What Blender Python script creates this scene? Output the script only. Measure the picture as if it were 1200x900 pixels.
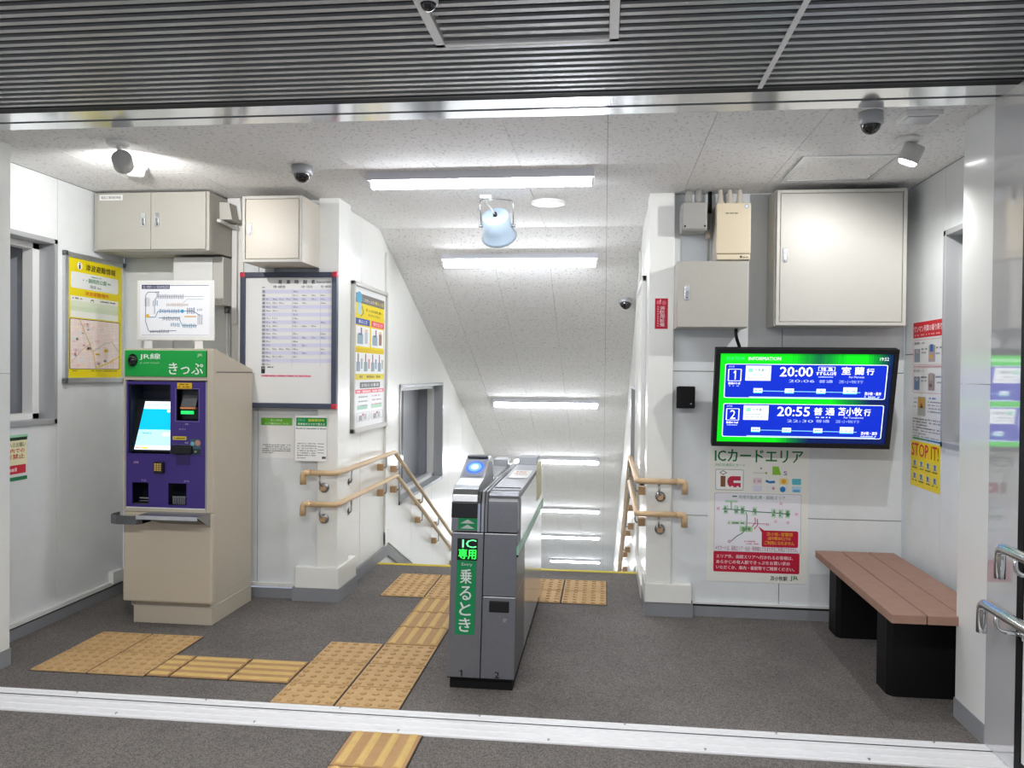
import bpy, bmesh, math, random
from mathutils import Vector, Matrix
random.seed(7)
for o in list(bpy.data.objects): bpy.data.objects.remove(o)
SC = bpy.context.scene
COL = SC.collection
# ---------------- camera ----------------
cd = bpy.data.cameras.new('camera'); cam = bpy.data.objects.new('camera', cd); COL.objects.link(cam); SC.camera = cam
cd.sensor_fit = 'HORIZONTAL'; cd.sensor_width = 36; cd.lens = 951.15 / 1200 * 36; cd.clip_start = .05
YAW, PITCH, ROLL, CH = .1140, .0131, -.0099, 1.4858
fw = Vector((-math.sin(YAW)*math.cos(PITCH), math.cos(YAW)*math.cos(PITCH), -math.sin(PITCH)))
rt = Vector((math.cos(YAW), math.sin(YAW), 0)); dn = fw.cross(rt)
r2 = rt*math.cos(ROLL) + dn*math.sin(ROLL); d2 = -rt*math.sin(ROLL) + dn*math.cos(ROLL)
mw = Matrix((r2, -d2, -fw)).transposed().to_4x4(); mw.translation = (0, 0, CH); cam.matrix_world = mw
# ---------------- world, exposure, lights ----------------
vs = SC.view_settings; vs.view_transform = 'Standard'; vs.look = 'None'; vs.gamma = 1; vs.exposure = 0.62
wd = bpy.data.worlds.new('night_sky'); SC.world = wd; wd.use_nodes = True
wd.node_tree.nodes['Background'].inputs[0].default_value = (.75, .82, 1, 1)
wd.node_tree.nodes['Background'].inputs[1].default_value = .30
TUBE = 41.0       # radiance of the LED ceiling tubes
SPOT_W = 24.0     # watts of each ceiling spotlight
PORCH = 80.0      # lamp in the canopy over the entrance, behind the viewer
def lamp(name, kind, loc, energy, color=(1, 1, 1), **k):
    l = bpy.data.lights.new(name, kind); l.energy = energy; l.color = color
    for a, b in k.items(): setattr(l, a, b)
    o = bpy.data.objects.new(name, l); COL.objects.link(o); o.location = loc; return o
# ---------------- materials ----------------
MC = {}
def srgb(h):
    if isinstance(h, str):
        h = h.lstrip('#'); c = [int(h[i:i+2], 16)/255 for i in (0, 2, 4)]
    else: c = h
    return tuple(((x/12.92) if x <= .04045 else ((x+.055)/1.055)**2.4) for x in c) + (1,)
def mat(name, color, rough=.5, metal=0, emit=0, noise=0, nscale=40, bump=0, bscale=200, spec=.5, alpha=None, coat=0, stain=0):
    if name in MC: return MC[name]
    m = bpy.data.materials.new(name); m.use_nodes = True; nt = m.node_tree; b = nt.nodes['Principled BSDF']
    c = srgb(color); b.inputs['Base Color'].default_value = c
    b.inputs['Roughness'].default_value = rough; b.inputs['Metallic'].default_value = metal
    b.inputs['Specular IOR Level'].default_value = spec; b.inputs['Coat Weight'].default_value = coat
    b.inputs['Coat Roughness'].default_value = .08
    if emit: b.inputs['Emission Color'].default_value = c; b.inputs['Emission Strength'].default_value = emit
    if alpha: b.inputs['Transmission Weight'].default_value = alpha; b.inputs['IOR'].default_value = 1.2
    N, L = nt.nodes.new, nt.links.new
    if noise or bump or stain:
        tc = N('ShaderNodeTexCoord')
    if noise or stain:
        prev = None
        for amt, scl in ((noise, nscale), (stain, 1.7)):
            if not amt: continue
            n = N('ShaderNodeTexNoise'); n.inputs['Scale'].default_value = scl; n.inputs['Detail'].default_value = 6; n.inputs['Roughness'].default_value = .65
            L(tc.outputs['Object'], n.inputs['Vector'])
            r = N('ShaderNodeMapRange'); r.inputs[1].default_value = .3; r.inputs[2].default_value = .7; r.inputs[3].default_value = 1-amt; r.inputs[4].default_value = 1+amt*.5
            L(n.outputs['Fac'], r.inputs[0])
            mx = N('ShaderNodeVectorMath'); mx.operation = 'SCALE'
            if prev is None: mx.inputs[0].default_value = c[:3]
            else: L(prev, mx.inputs[0])
            L(r.outputs[0], mx.inputs['Scale']); prev = mx.outputs[0]
        L(prev, b.inputs['Base Color'])
    if bump:
        n2 = N('ShaderNodeTexNoise'); n2.inputs['Scale'].default_value = bscale; L(tc.outputs['Object'], n2.inputs['Vector'])
        bp = N('ShaderNodeBump'); bp.inputs['Strength'].default_value = bump; bp.inputs['Distance'].default_value = .002
        L(n2.outputs['Fac'], bp.inputs['Height']); L(bp.outputs[0], b.inputs['Normal'])
    MC[name] = m; return m
def ink(h, emit=0):
    return mat('print_%s_%g' % (h, emit), h, .45 if not emit else .6, emit=emit, spec=.3)
def tilemat():
    m = mat('rockwool', 'dddcd8', .9); nt = m.node_tree; N, L = nt.nodes.new, nt.links.new; b = nt.nodes['Principled BSDF']
    tc = N('ShaderNodeTexCoord'); n = N('ShaderNodeTexNoise'); n.inputs['Scale'].default_value = 62; n.inputs['Detail'].default_value = 3
    mp = N('ShaderNodeMapping'); mp.inputs['Scale'].default_value = (1, .75, 1); L(tc.outputs['Object'], mp.inputs[0]); L(mp.outputs[0], n.inputs['Vector'])
    r = N('ShaderNodeMapRange'); r.inputs[1].default_value = .36; r.inputs[2].default_value = .42; r.inputs[3].default_value = .74; r.inputs[4].default_value = 1
    L(n.outputs['Fac'], r.inputs[0]); s = N('ShaderNodeVectorMath'); s.operation = 'SCALE'; s.inputs[0].default_value = srgb('efeeed')[:3]
    L(r.outputs[0], s.inputs['Scale']); L(s.outputs[0], b.inputs['Base Color'])
    bp = N('ShaderNodeBump'); bp.inputs['Strength'].default_value = .5; bp.inputs['Distance'].default_value = .003; L(r.outputs[0], bp.inputs['Height']); L(bp.outputs[0], b.inputs['Normal']); return m
def floormat():
    m = mat('rubber_chip_floor', '57534f', .8); nt = m.node_tree; N, L = nt.nodes.new, nt.links.new; b = nt.nodes['Principled BSDF']
    tc = N('ShaderNodeTexCoord'); prev = None
    v = N('ShaderNodeTexVoronoi'); v.inputs['Scale'].default_value = 230; L(tc.outputs['Object'], v.inputs['Vector'])
    cr = N('ShaderNodeValToRGB'); e = cr.color_ramp.elements
    e[0].position = .1; e[0].color = srgb('514d4a'); e[1].position = .9; e[1].color = srgb('827c77')
    sp = N('ShaderNodeSeparateColor'); L(v.outputs['Color'], sp.inputs[0]); L(sp.outputs[0], cr.inputs[0])
    n = N('ShaderNodeTexNoise'); n.inputs['Scale'].default_value = 1.6; n.inputs['Detail'].default_value = 7; n.inputs['Roughness'].default_value = .7; L(tc.outputs['Object'], n.inputs['Vector'])
    r = N('ShaderNodeMapRange'); r.inputs[1].default_value = .35; r.inputs[2].default_value = .7; r.inputs[3].default_value = .78; r.inputs[4].default_value = 1.12; L(n.outputs['Fac'], r.inputs[0])
    s = N('ShaderNodeVectorMath'); s.operation = 'SCALE'; L(cr.outputs[0], s.inputs[0]); L(r.outputs[0], s.inputs['Scale']); L(s.outputs[0], b.inputs['Base Color'])
    bp = N('ShaderNodeBump'); bp.inputs['Strength'].default_value = .6; bp.inputs['Distance'].default_value = .002; L(v.outputs['Distance'], bp.inputs['Height']); L(bp.outputs[0], b.inputs['Normal']); return m
PAPER = mat('paper', 'f5f5f3', .6)
WALL = mat('painted_wall_panel', 'e9edee', .38, noise=.03, nscale=9, stain=.05)
WALLS = mat('stair_wall_panel', 'f0f0ea', .28, noise=.02, nscale=9)
JAMB = mat('white_enamel_jamb', 'e6e8e6', .24, coat=.3)
JOINT = mat('joint_backing', '8b8c8a', .8)
BASE = mat('grey_baseboard', '8e9094', .5, stain=.12)
BASED = mat('dark_gap', '1c1d1f', .7)
TILE = tilemat(); FLOOR = floormat()
TACT = mat('yellow_tactile_tile', 'c9a574', .7, noise=.12, nscale=25, bump=.3, bscale=300)
TACTL = mat('yellow_tactile_bar', 'd3b26e', .6, noise=.1, nscale=30)
TACTG = mat('tactile_groove_tile', 'b58e60', .7, noise=.12, nscale=25)
TACTB = mat('yellow_tactile_stud', 'c09a64', .6, noise=.15, nscale=30)
ALU = mat('mill_aluminium', 'dcdfe2', .42, 1, noise=.05, nscale=30)
SILL = mat('aluminium_threshold', 'eeeef0', .5, .1, noise=.02, nscale=12)
ALUP = mat('polished_soffit', 'e4e6e8', .13, .8)
STEELP = mat('polished_steel_jamb', 'd6d7da', .045, .45)
STEEL = mat('brushed_steel', 'a9abae', .33, 1, noise=.08, nscale=60)
STEELD = mat('dark_brushed_steel', '7c7d81', .36, .85, noise=.06, nscale=50)
CHROME = mat('chrome', 'd6d8da', .16, 1)
FRAMEG = mat('grey_aluminium_frame', 'b4b6b9', .4, .3)
RECESS = mat('grey_sheet', 'a2a5ab', .5)
SLAT = mat('louver_slat', 'b4b5b4', .30, .3)
LOUVBACK = mat('louver_backing', '3c3e40', .7)
CABG = mat('warm_grey_enamel', 'b9b6ad', .42, noise=.02)
CABC = mat('cream_enamel', 'd3cbbd', .4, noise=.02)
CABW = mat('ivory_enamel', 'c6c4bd', .42, noise=.02)
BOXG = mat('grey_plastic_box', 'a9a8a3', .5)
WHITE = mat('white_plastic', 'e8e8e6', .4)
BLACK = mat('black_plastic', '101114', .35)
BLACKM = mat('black_matte', '060608', .6, spec=.3)
DOME = mat('dark_dome', '08090b', .06, spec=.8)
BEIGE = mat('beige_machine_enamel', 'c5bba8', .45, noise=.02)
PURPLE = mat('purple_panel', '3f2c7e', .4)
GREEN = mat('green_sign', '12a043', .4)
WOODV = mat('wood_look_vinyl', 'd8b98f', .42, noise=.08, nscale=14)
BRK = mat('wood_look_cap', 'c29f77', .45)
PLANK = mat('composite_plank', 'a27d6c', .6, noise=.12, nscale=16, bump=.15, bscale=120)
NAVY = mat('navy_frame', '42485a', .4)
RED = mat('red_corner', 'c4283f', .4)
FIXT = mat('fixture_enamel', 'd4d5dc', .45)
LED = mat('led_tube', 'f4f8ff', .5, emit=TUBE)
YEL = mat('yellow_nosing', 'd9c23a', .6)
STAIRC = mat('stair_tread', 'cfccc6', .8)
SPKB = mat('pale_blue_enamel', 'a3b4c2', .4)
GLASS = mat('clear_acrylic', 'eef4f2', .05, alpha=.95, spec=.5)
DGLASS = mat('dark_window_glass', '2a2d33', .08)
# ---------------- mesh helper ----------------
class MB:
    def __init__(s): s.bm = bmesh.new(); s.mats = []
    def mi(s, m):
        if m not in s.mats: s.mats.append(m)
        return s.mats.index(m)
    def merge(s, bm2, m, xf=None, smooth=False):
        i = s.mi(m); mp = {}
        for v in bm2.verts:
            co = v.co.copy()
            if xf: co = xf(co)
            mp[v] = s.bm.verts.new(co)
        for f in bm2.faces:
            try: nf = s.bm.faces.new([mp[v] for v in f.verts])
            except ValueError: continue
            nf.material_index = i; nf.smooth = smooth
        bm2.free(); return s
    def box(s, x0, y0, z0, x1, y1, z1, m, bev=0, xf=None):
        b = bmesh.new(); bmesh.ops.create_cube(b, size=1)
        for v in b.verts: v.co = Vector(((x0+x1)/2+v.co.x*abs(x1-x0), (y0+y1)/2+v.co.y*abs(y1-y0), (z0+z1)/2+v.co.z*abs(z1-z0)))
        if bev: bmesh.ops.bevel(b, geom=b.edges[:], offset=bev, segments=2, profile=.6, affect='EDGES')
        return s.merge(b, m, xf)
    def cyl(s, p0, p1, r, m, seg=20, r1=None, cap=True, smooth=True):
        p0, p1 = Vector(p0), Vector(p1); d = p1-p0; L = d.length; q = d.to_track_quat('Z', 'Y')
        b = bmesh.new(); bmesh.ops.create_cone(b, cap_ends=cap, segments=seg, radius1=r, radius2=r if r1 is None else r1, depth=L)
        xf = lambda c: p0 + q @ (c + Vector((0, 0, L/2)))
        i0 = len(s.bm.faces); s.merge(b, m, xf)
        s.bm.faces.ensure_lookup_table()
        for f in s.bm.faces[i0:]:
            if len(f.verts) == 4: f.smooth = smooth
        return s
    def tube(s, pts, r, m, seg=12, rad=.03, n=5):
        P = [Vector(p) for p in pts]; out = [P[0]]
        for i in range(1, len(P)-1):
            a, b, c = P[i-1], P[i], P[i+1]; ra = min(rad, (a-b).length*.49, (c-b).length*.49)
            s0 = b+(a-b).normalized()*ra; s1 = b+(c-b).normalized()*ra
            for k in range(n+1):
                t = k/n; out.append(s0*(1-t)**2+b*2*t*(1-t)+s1*t*t)
        out.append(P[-1]); rings = []; i = s.mi(m); up = None
        for k, p in enumerate(out):
            t = (out[min(k+1, len(out)-1)]-out[max(k-1, 0)]).normalized()
            if up is None: up = t.orthogonal().normalized()
            up = (up-t*up.dot(t)).normalized(); w = t.cross(up)
            rings.append([s.bm.verts.new(p+up*r*math.cos(2*math.pi*j/seg)+w*r*math.sin(2*math.pi*j/seg)) for j in range(seg)])
        for a, b in zip(rings, rings[1:]):
            for j in range(seg):
                f = s.bm.faces.new((a[j], a[(j+1) % seg], b[(j+1) % seg], b[j])); f.material_index = i; f.smooth = True
        for rr in (rings[0], rings[-1]):
            f = s.bm.faces.new(rr); f.material_index = i
        return s
    def prism(s, poly, d, m, org=(0, 0, 0), bev=0):       # poly: 3D points, d: extrusion vector
        b = bmesh.new(); d = Vector(d); vs = [b.verts.new(Vector(p)) for p in poly]; f = b.faces.new(vs)
        r = bmesh.ops.extrude_face_region(b, geom=[f])
        for v in [g for g in r['geom'] if isinstance(g, bmesh.types.BMVert)]: v.co += d
        bmesh.ops.recalc_face_normals(b, faces=b.faces[:])
        if bev: bmesh.ops.bevel(b, geom=b.edges[:], offset=bev, segments=2, profile=.6, affect='EDGES')
        return s.merge(b, m, lambda c: c+Vector(org))
    def lathe(s, prof, org, axis, m, seg=28):             # prof [(r, h)]
        q = Vector(axis).normalized().to_track_quat('Z', 'Y'); o = Vector(org); i = s.mi(m); rings = []
        for r, h in prof:
            rings.append([s.bm.verts.new(o+q@Vector((max(r, 1e-4)*math.cos(2*math.pi*j/seg), max(r, 1e-4)*math.sin(2*math.pi*j/seg), h))) for j in range(seg)])
        for a, b in zip(rings, rings[1:]):
            for j in range(seg):
                f = s.bm.faces.new((a[j], a[(j+1) % seg], b[(j+1) % seg], b[j])); f.material_index = i; f.smooth = True
        return s
    def build(s, name, parent=None, org=None, fix=True):
        if fix: bmesh.ops.recalc_face_normals(s.bm, faces=s.bm.faces[:])
        o3 = Vector(org) if org is not None else (ORG.get(parent.name, Vector((0, 0, 0))) if parent else Vector((0, 0, 0)))
        if o3.length: bmesh.ops.translate(s.bm, verts=s.bm.verts[:], vec=-o3)
        me = bpy.data.meshes.new(name); s.bm.to_mesh(me); s.bm.free()
        for m in s.mats: me.materials.append(m)
        o = bpy.data.objects.new(name, me); COL.objects.link(o)
        if parent is not None: o.parent = parent
        else: o.location = o3
        ORG[o.name] = o3
        return o
ORG = {}
def tag(o, label, cat, group=None, kind=None):
    o['label'] = label; o['category'] = cat
    if group: o['group'] = group
    if kind: o['kind'] = kind
    return o
def thing(name, loc, label, cat, group=None):
    o = bpy.data.objects.new(name, None); o.empty_display_size = .05; COL.objects.link(o); o.location = loc
    ORG[o.name] = Vector(loc); return tag(o, label, cat, group)
def struct(o): o['kind'] = 'structure'; return o
def box1(name, parent, *a, **k): return MB().box(*a, **k).build(name, parent)
# ---------------- flat print helper ----------------
TXT = {}
def textmesh(s, bold):
    k = (s, bold)
    if k not in TXT:
        cu = bpy.data.curves.new('t', 'FONT'); cu.body = s; cu.size = 1; cu.resolution_u = 2; cu.fill_mode = 'FRONT'
        ob = bpy.data.objects.new('t', cu); COL.objects.link(ob); bpy.context.view_layer.update()
        me = bpy.data.meshes.new_from_object(ob.evaluated_get(bpy.context.evaluated_depsgraph_get()))
        vv = [v.co.copy() for v in me.vertices]; ff = [tuple(p.vertices) for p in me.polygons]
        bpy.data.objects.remove(ob); bpy.data.curves.remove(cu); bpy.data.meshes.remove(me)
        if vv:
            x0 = min(v.x for v in vv); x1 = max(v.x for v in vv); y0 = min(v.y for v in vv); y1 = max(v.y for v in vv)
        else: x0 = y0 = 0; x1 = y1 = 1
        TXT[k] = ([((v.x-x0)/(x1-x0+1e-9), (v.y-y0)/(y1-y0+1e-9)) for v in vv], ff)
    return TXT[k]
class PR:
    """flat print on a plane: o = top left corner, u = right, v = down, n = out of the surface"""
    def __init__(s, o, u, v, n, x0=0, y0=0, sx=1, sy=1, em=0):
        s.o, s.u, s.v, s.n = map(Vector, (o, u, v, n)); s.c = (x0, y0, sx, sy); s.mb = MB(); s.em = em; s.lift = .0004
    def p(s, a, b, l): x0, y0, sx, sy = s.c; return s.o+s.u*((a-x0)*sx)+s.v*((b-y0)*sy)+s.n*(s.lift*(l+1))
    def poly(s, pts, col, l=0):
        m = ink(col, s.em) if isinstance(col, str) else col
        vs = [s.mb.bm.verts.new(s.p(a, b, l)) for a, b in pts]
        f = s.mb.bm.faces.new(vs); f.material_index = s.mb.mi(m); f.normal_update()
        if f.normal.dot(s.n) < 0: f.normal_flip()
        return s
    def rect(s, a, b, a1, b1, col, l=0): return s.poly([(a, b), (a1, b), (a1, b1), (a, b1)], col, l)
    def rr(s, a, b, a1, b1, r, col, l=0):
        P = []
        for cx, cy, t0 in ((a1-r, b+r, -90), (a1-r, b1-r, 0), (a+r, b1-r, 90), (a+r, b+r, 180)):
            for k in range(4): t = math.radians(t0+k*30); P.append((cx+r*math.cos(t), cy+r*math.sin(t)))
        return s.poly(P, col, l)
    def disc(s, a, b, r, col, l=0, ry=None, n=20):
        ry = ry or r; return s.poly([(a+r*math.cos(2*math.pi*k/n), b+ry*math.sin(2*math.pi*k/n)) for k in range(n)], col, l)
    def line(s, pts, w, col, l=0):
        for (a, b), (c, d) in zip(pts, pts[1:]):
            L = math.hypot(c-a, d-b) or 1; nx, ny = -(d-b)/L*w/2, (c-a)/L*w/2
            s.poly([(a+nx, b+ny), (c+nx, d+ny), (c-nx, d-ny), (a-nx, b-ny)], col, l)
        return s
    def frame(s, a, b, a1, b1, w, col, l=0): return s.line([(a, b), (a1, b), (a1, b1), (a, b1), (a, b)], w, col, l)
    def text(s, t, a, b, a1, b1, col, l=2, bold=True):
        if t == '1':
            w = a1-a; return s.poly([(a+w*.45, b), (a1-w*.1, b), (a1-w*.1, b1), (a+w*.5, b1), (a+w*.5, b+(b1-b)*.22), (a, b+(b1-b)*.32), (a, b+(b1-b)*.2)], col, l)
        if bold:                                     # heavier strokes: the same letters laid over each other with a hair's shift
            e = (b1-b)*.020*s.c[3]/s.c[2]; g = (b1-b)*.012
            for k, (dx, dy) in enumerate(((-e, 0), (e, 0), (0, g), (0, -g))): s.text(t, a+dx, b+dy, a1+dx, b1+dy, col, l+k*.2, False)
            return s
        vv, ff = textmesh(t, False); m = ink(col, s.em); i = s.mb.mi(m)
        vs = [s.mb.bm.verts.new(s.p(a+x*(a1-a), b1-y*(b1-b), l)) for x, y in vv]
        for f in ff:
            try: nf = s.mb.bm.faces.new([vs[k] for k in f])
            except ValueError: continue
            nf.material_index = i; nf.normal_update()
            if nf.normal.dot(s.n) < 0: nf.normal_flip()
        return s
    def fine(s, a, b, a1, b1, col='777777', l=2, fill=.8):       # a line of type too small to read
        x = a; h = (b1-b)
        while x < a1:
            w = h*random.uniform(.5, .9); 
            if random.random() < fill: s.rect(x, b+h*random.uniform(0, .25), min(x+w*.8, a1), b1, col, l)
            x += w
        return s
    def build(s, name, parent): return s.mb.build(name, parent, fix=False)
# ================= THE SETTING =================
XL, XR, YB, CZ = -3.2, 1.78, 5.1, 2.6
SXL, SXR, YE = -1.755, .27, 6.13
# floor
fl = MB()
fl.box(-4.2, -1.0, -.12, 2.8, 5.2, 0, FLOOR).box(SXL-.05, 5.2, -.12, SXR+.05, YE, 0, FLOOR)
floor = struct(fl.build('floor'))
MB().box(SXL, YE-.035, -.012, SXR, YE+.012, .004, YEL).build('nosing', floor)
# tactile tiles (children of the floor)
def tactile(x0, y0, x1, y1, kind, phase=0):
    b = MB(); g = .006; b.box(x0, y0, -.002, x1, y1, .0015, BASED); b.box(x0+g, y0+g, -.002, x1-g, y1-g, .007, TACT if kind == 'dot' else TACTG)
    if kind == 'dot':
        nx = max(1, round((x1-x0)/.06)); ny = max(1, round((y1-y0)/.06))
        for i in range(nx):
            for j in range(ny): b.cyl((x0+.03+i*.06, y0+.03+j*.06, .007), (x0+.03+i*.06, y0+.03+j*.06, .012), .0165, TACTB, seg=8, r1=.010)
    elif kind == 'y':
        n = 4
        for i in range(n): c = x0+(x1-x0)*(i+.5)/n; b.prism([(c-.017, y0+.012, .007), (c+.017, y0+.012, .007), (c+.009, y0+.012, .012), (c-.009, y0+.012, .012)], (0, y1-y0-.024, 0), TACTL)
    elif kind == 'x':
        n = 4
        for i in range(n): c = y0+(y1-y0)*(i+.5)/n; b.prism([(x0+.012, c-.017, .007), (x0+.012, c+.017, .007), (x0+.012, c+.009, .012), (x0+.012, c-.009, .012)], (x1-x0-.024, 0, 0), TACTL)
    return b.build('tactile_tile', floor)
for i in range(2):
    for j in range(2): tactile(-2.8+.3*i, 4.278-.3*(j+1), -2.8+.3*(i+1), 4.278-.3*j, 'dot')
for i, (a, b) in enumerate(((-2.2, -2.08), (-2.08, -1.78), (-1.78, -1.478))): tactile(a, 3.69, b, 3.978, 'x')
for i in range(2):
    for j in range(3):
        y1 = 4.2956-.3*j; y0 = max(y1-.3, 3.462); tactile(-1.478+.3*i, y0, -1.178+.3*i, y1, 'dot')
yy = 4.2956
while yy < 5.2: tactile(-1.178, yy, -.878, min(yy+.3, 5.23), 'y'); yy += .3
for k in range(6):
    if k == 5: x0, x1 = .03-.0, .03
    for j in range(2):
        x0 = -1.47+.3*k; x1 = min(x0+.3, .04)
        if x1-x0 > .05: tactile(x0, 5.23+.3*j, x1, 5.53+.3*j, 'dot')
for j in range(3): tactile(-1.02, 3.235-.3*(j+1), -.72, 3.235-.3*j, 'y')
# threshold rail strip
th = MB(); th.box(-4.2, 3.235, -.01, 2.8, 3.455, .006, SILL)
for y in (3.25, 3.30, 3.355, 3.41, 3.44): th.box(-4.2, y, .006, 2.8, y+.010, .010, SILL)
th.box(-4.2, 3.39, .0062, 2.8, 3.396, .0075, BASED)
threshold = struct(th.build('trim_1'))
for k in range(16):
    MB().cyl((-3.0+k*.31, 3.445-.19*(k % 2), .006), (-3.0+k*.31, 3.445-.19*(k % 2), .0115), .006, STEEL, seg=8).build('screw', threshold)
# walls made of panels on a backing
def panelwall(name, o, u, L, z0, z1, n, cuts_u, cuts_z, holes=(), m=WALL, th_=.08, pt=.008, gap=.0025):
    """o: start point on finished face plane, u: along, n: towards the room"""
    o, u, n = Vector(o), Vector(u), Vector(n)
    def bx(mb, a0, a1, c0, c1, d0, d1, mm, bev=0):
        P = [o+u*a+Vector((0, 0, c))+n*d for a in (a0, a1) for c in (c0, c1) for d in (d0, d1)]
        mn = [min(p[i] for p in P) for i in range(3)]; mxx = [max(p[i] for p in P) for i in range(3)]
        mb.box(*mn, *mxx, mm, bev)
    us = sorted(set([0, L]+list(cuts_u)+[h[0] for h in holes]+[h[1] for h in holes])); zs = sorted(set([z0, z1]+[h[2] for h in holes]+[h[3] for h in holes]))
    inh = lambda a, c: any(h[0] < a < h[1] and h[2] < c < h[3] for h in holes)
    bk = MB()
    for a0, a1 in zip(us, us[1:]):
        for c0, c1 in zip(zs, zs[1:]):
            if not inh((a0+a1)/2, (c0+c1)/2): bx(bk, a0, a1, c0, c1, -th_, -pt, JOINT)
    w = struct(bk.build(name))
    cu = sorted(set([0, L]+list(cuts_u)))
    for a0, a1 in zip(cu, cu[1:]):
        cz = sorted(set([z0, z1]+[c for c in cuts_z]))
        for c0, c1 in zip(cz, cz[1:]):
            hs = [h for h in holes if h[0] < a1-1e-6 and h[1] > a0+1e-6 and h[2] < c1 and h[3] > c0]
            pb = MB()
            ua = sorted(set([a0, a1]+[min(max(h[i], a0), a1) for h in hs for i in (0, 1)])); za = sorted(set([c0, c1]+[min(max(h[i], c0), c1) for h in hs for i in (2, 3)]))
            cnt = 0
            for b0, b1 in zip(ua, ua[1:]):
                for e0, e1 in zip(za, za[1:]):
                    if inh((b0+b1)/2, (e0+e1)/2): continue
                    bx(pb, b0+(gap if b0 == a0 else 0), b1-(gap if b1 == a1 else 0), e0+(gap if e0 == c0 else 0), e1-(gap if e1 == c1 else 0), -pt, 0, m); cnt += 1
            if cnt: pb.build('panel', w)
    return w
# left wall, runs y 3.6 -> 5.1 (window hole y 3.80..4.42)
wl = panelwall('wall_left', (XL, 3.45, 0), (0, 1, 0), YB-3.45, .07, CZ, (1, 0, 0), (.985,), (), holes=((.30, .975, 1.165, 2.24),))
# right wall, along -y
wr = panelwall('wall_right', (XR, YB, 0), (0, -1, 0), YB-3.45, .07, CZ, (-1, 0, 0), (.56,), (1.62,), holes=((.57, 1.30, 1.12, 2.26),))
# back walls
wbl = panelwall('wall_back_left', (XL, YB, 0), (1, 0, 0), -1.83-XL, .09, CZ, (0, -1, 0), (.35, .75, .94), ())
wbr = panelwall('wall_back_right', (.40, YB, 0), (1, 0, 0), XR-.40, .09, CZ, (0, -1, 0), (.67,), (.62, 1.51))
# corner posts at the stair opening, proud of the wall
cpl = MB().box(-1.84, 5.06, .22, SXL+.05, 5.30, CZ, WALLS, .004).box(-1.98, 5.045, .085, SXL+.065, 5.42, .22, WALLS, .003).build('trim_2'); struct(cpl)
cpr = MB().box(.262, 5.06, .20, .415, 5.30, CZ, WALLS, .004).box(.258, 5.045, .085, .54, 5.42, .20, WALLS, .003).build('trim_3'); struct(cpr)
# stairwell side walls go down with the stairs
def stairwall(name, x, s, cuts, holes):
    """s=+1: faces +x"""
    o = (x, 5.2, 0); L = 22.5-5.2
    return panelwall(name, o, (0, 1, 0), L, -8.2, CZ, (s, 0, 0), cuts, (), holes=holes, m=WALLS, th_=.30)
wsl = stairwall('wall_stair_left', SXL, 1, [.506, 1.171]+[1.171+.9*k for k in range(1, 18)], ((1.62, 3.48, .34, 1.38),))
wsr = stairwall('wall_stair_right', SXR, -1, [.55, 1.171]+[1.171+.9*k for k in range(1, 18)], ((1.50, 2.9, .34, 1.38),))
struct(MB().box(SXL+.0, 6.34, .0, SXL+.018, 6.41, 2.44, WALLS, .003).build('trim_4'))
struct(MB().box(SXR-.018, 6.34, .0, SXR, 6.41, 2.44, WALLS, .003).build('trim_5'))
# baseboards
def bb(name, *a): return struct(MB().box(*a, BASE).build(name))
bl_ = MB().box(XL, 3.45, 0, XL+.012, YB, .062, BASE).box(XL, 3.45, .062, XL+.004, YB, .072, BASED).box(XL, 3.45, .072, XL+.02, YB, .10, WHITE, .004); struct(bl_.build('baseboard_left'))
struct(MB().box(XL+.012, YB-.012, 0, -2.0, YB, .062, BASE).box(-2.0, 5.045, 0, SXL+.07, 5.44, .085, BASE).box(XL+.02, YB-.016, .075, -1.99, YB, .10, WHITE, .003).build('baseboard_back_left'))
struct(MB().box(.55, YB-.012, 0, XR, YB, .062, BASE).box(.255, 5.05, 0, .55, 5.44, .082, BASE).box(.55, YB-.004, .062, XR, YB, .076, BASED).box(.55, YB-.016, .076, XR, YB, .092, WHITE, .003).build('baseboard_back_right'))
struct(MB().box(XR-.012, 3.76, 0, XR, YB-.012, .075, BASE).build('baseboard_right'))
sl = MB().box(SXL, 5.44, 0, SXL+.022, 6.42, .085, BASE)
sl.prism([(SXL, 6.42, .0), (SXL, 6.42, .085), (SXL, 14, -3.2), (SXL, 14, -3.285)], (.022, 0, 0), BASE)
sl.prism([(SXL, 6.34, .10), (SXL, 6.34, .20), (SXL, 6.48, .20), (SXL, 14, -3.05), (SXL, 14, -3.18), (SXL, 6.44, .10)], (.02, 0, 0), WALLS)
struct(sl.build('baseboard_stair_left'))
sr = MB().box(SXR-.02, 5.44, 0, SXR, 6.42, .085, WALLS).prism([(SXR, 6.42, .0), (SXR, 6.42, .19), (SXR, 14, -3.09), (SXR, 14, -3.285)], (-.02, 0, 0), WALLS)
struct(sr.build('baseboard_stair_right'))
struct(MB().box(-2.436, 5.086, .10, -2.36, 5.099, CZ, WALLS, .002).build('trim_12'))
# steps
st = struct(MB().box(SXL, YE+.02, -.20, SXR, YE+.34, -.165, STAIRC).build('stairs'))
y, z = YE, 0
for k in range(30):
    if k == 13: y += 1.2
    z -= .16; MB().box(SXL, y, z-.16, SXR, y+(1.52 if k == 12 else .33), z, STAIRC).box(SXL, y-.0, z-.002, SXR, y+.03, z+.003, YEL).build('step', st); y += .32
struct(MB().box(SXL-.05, 22.4, -9, SXR+.05, 22.5, -2, WALLS).build('wall_stair_end'))
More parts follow.
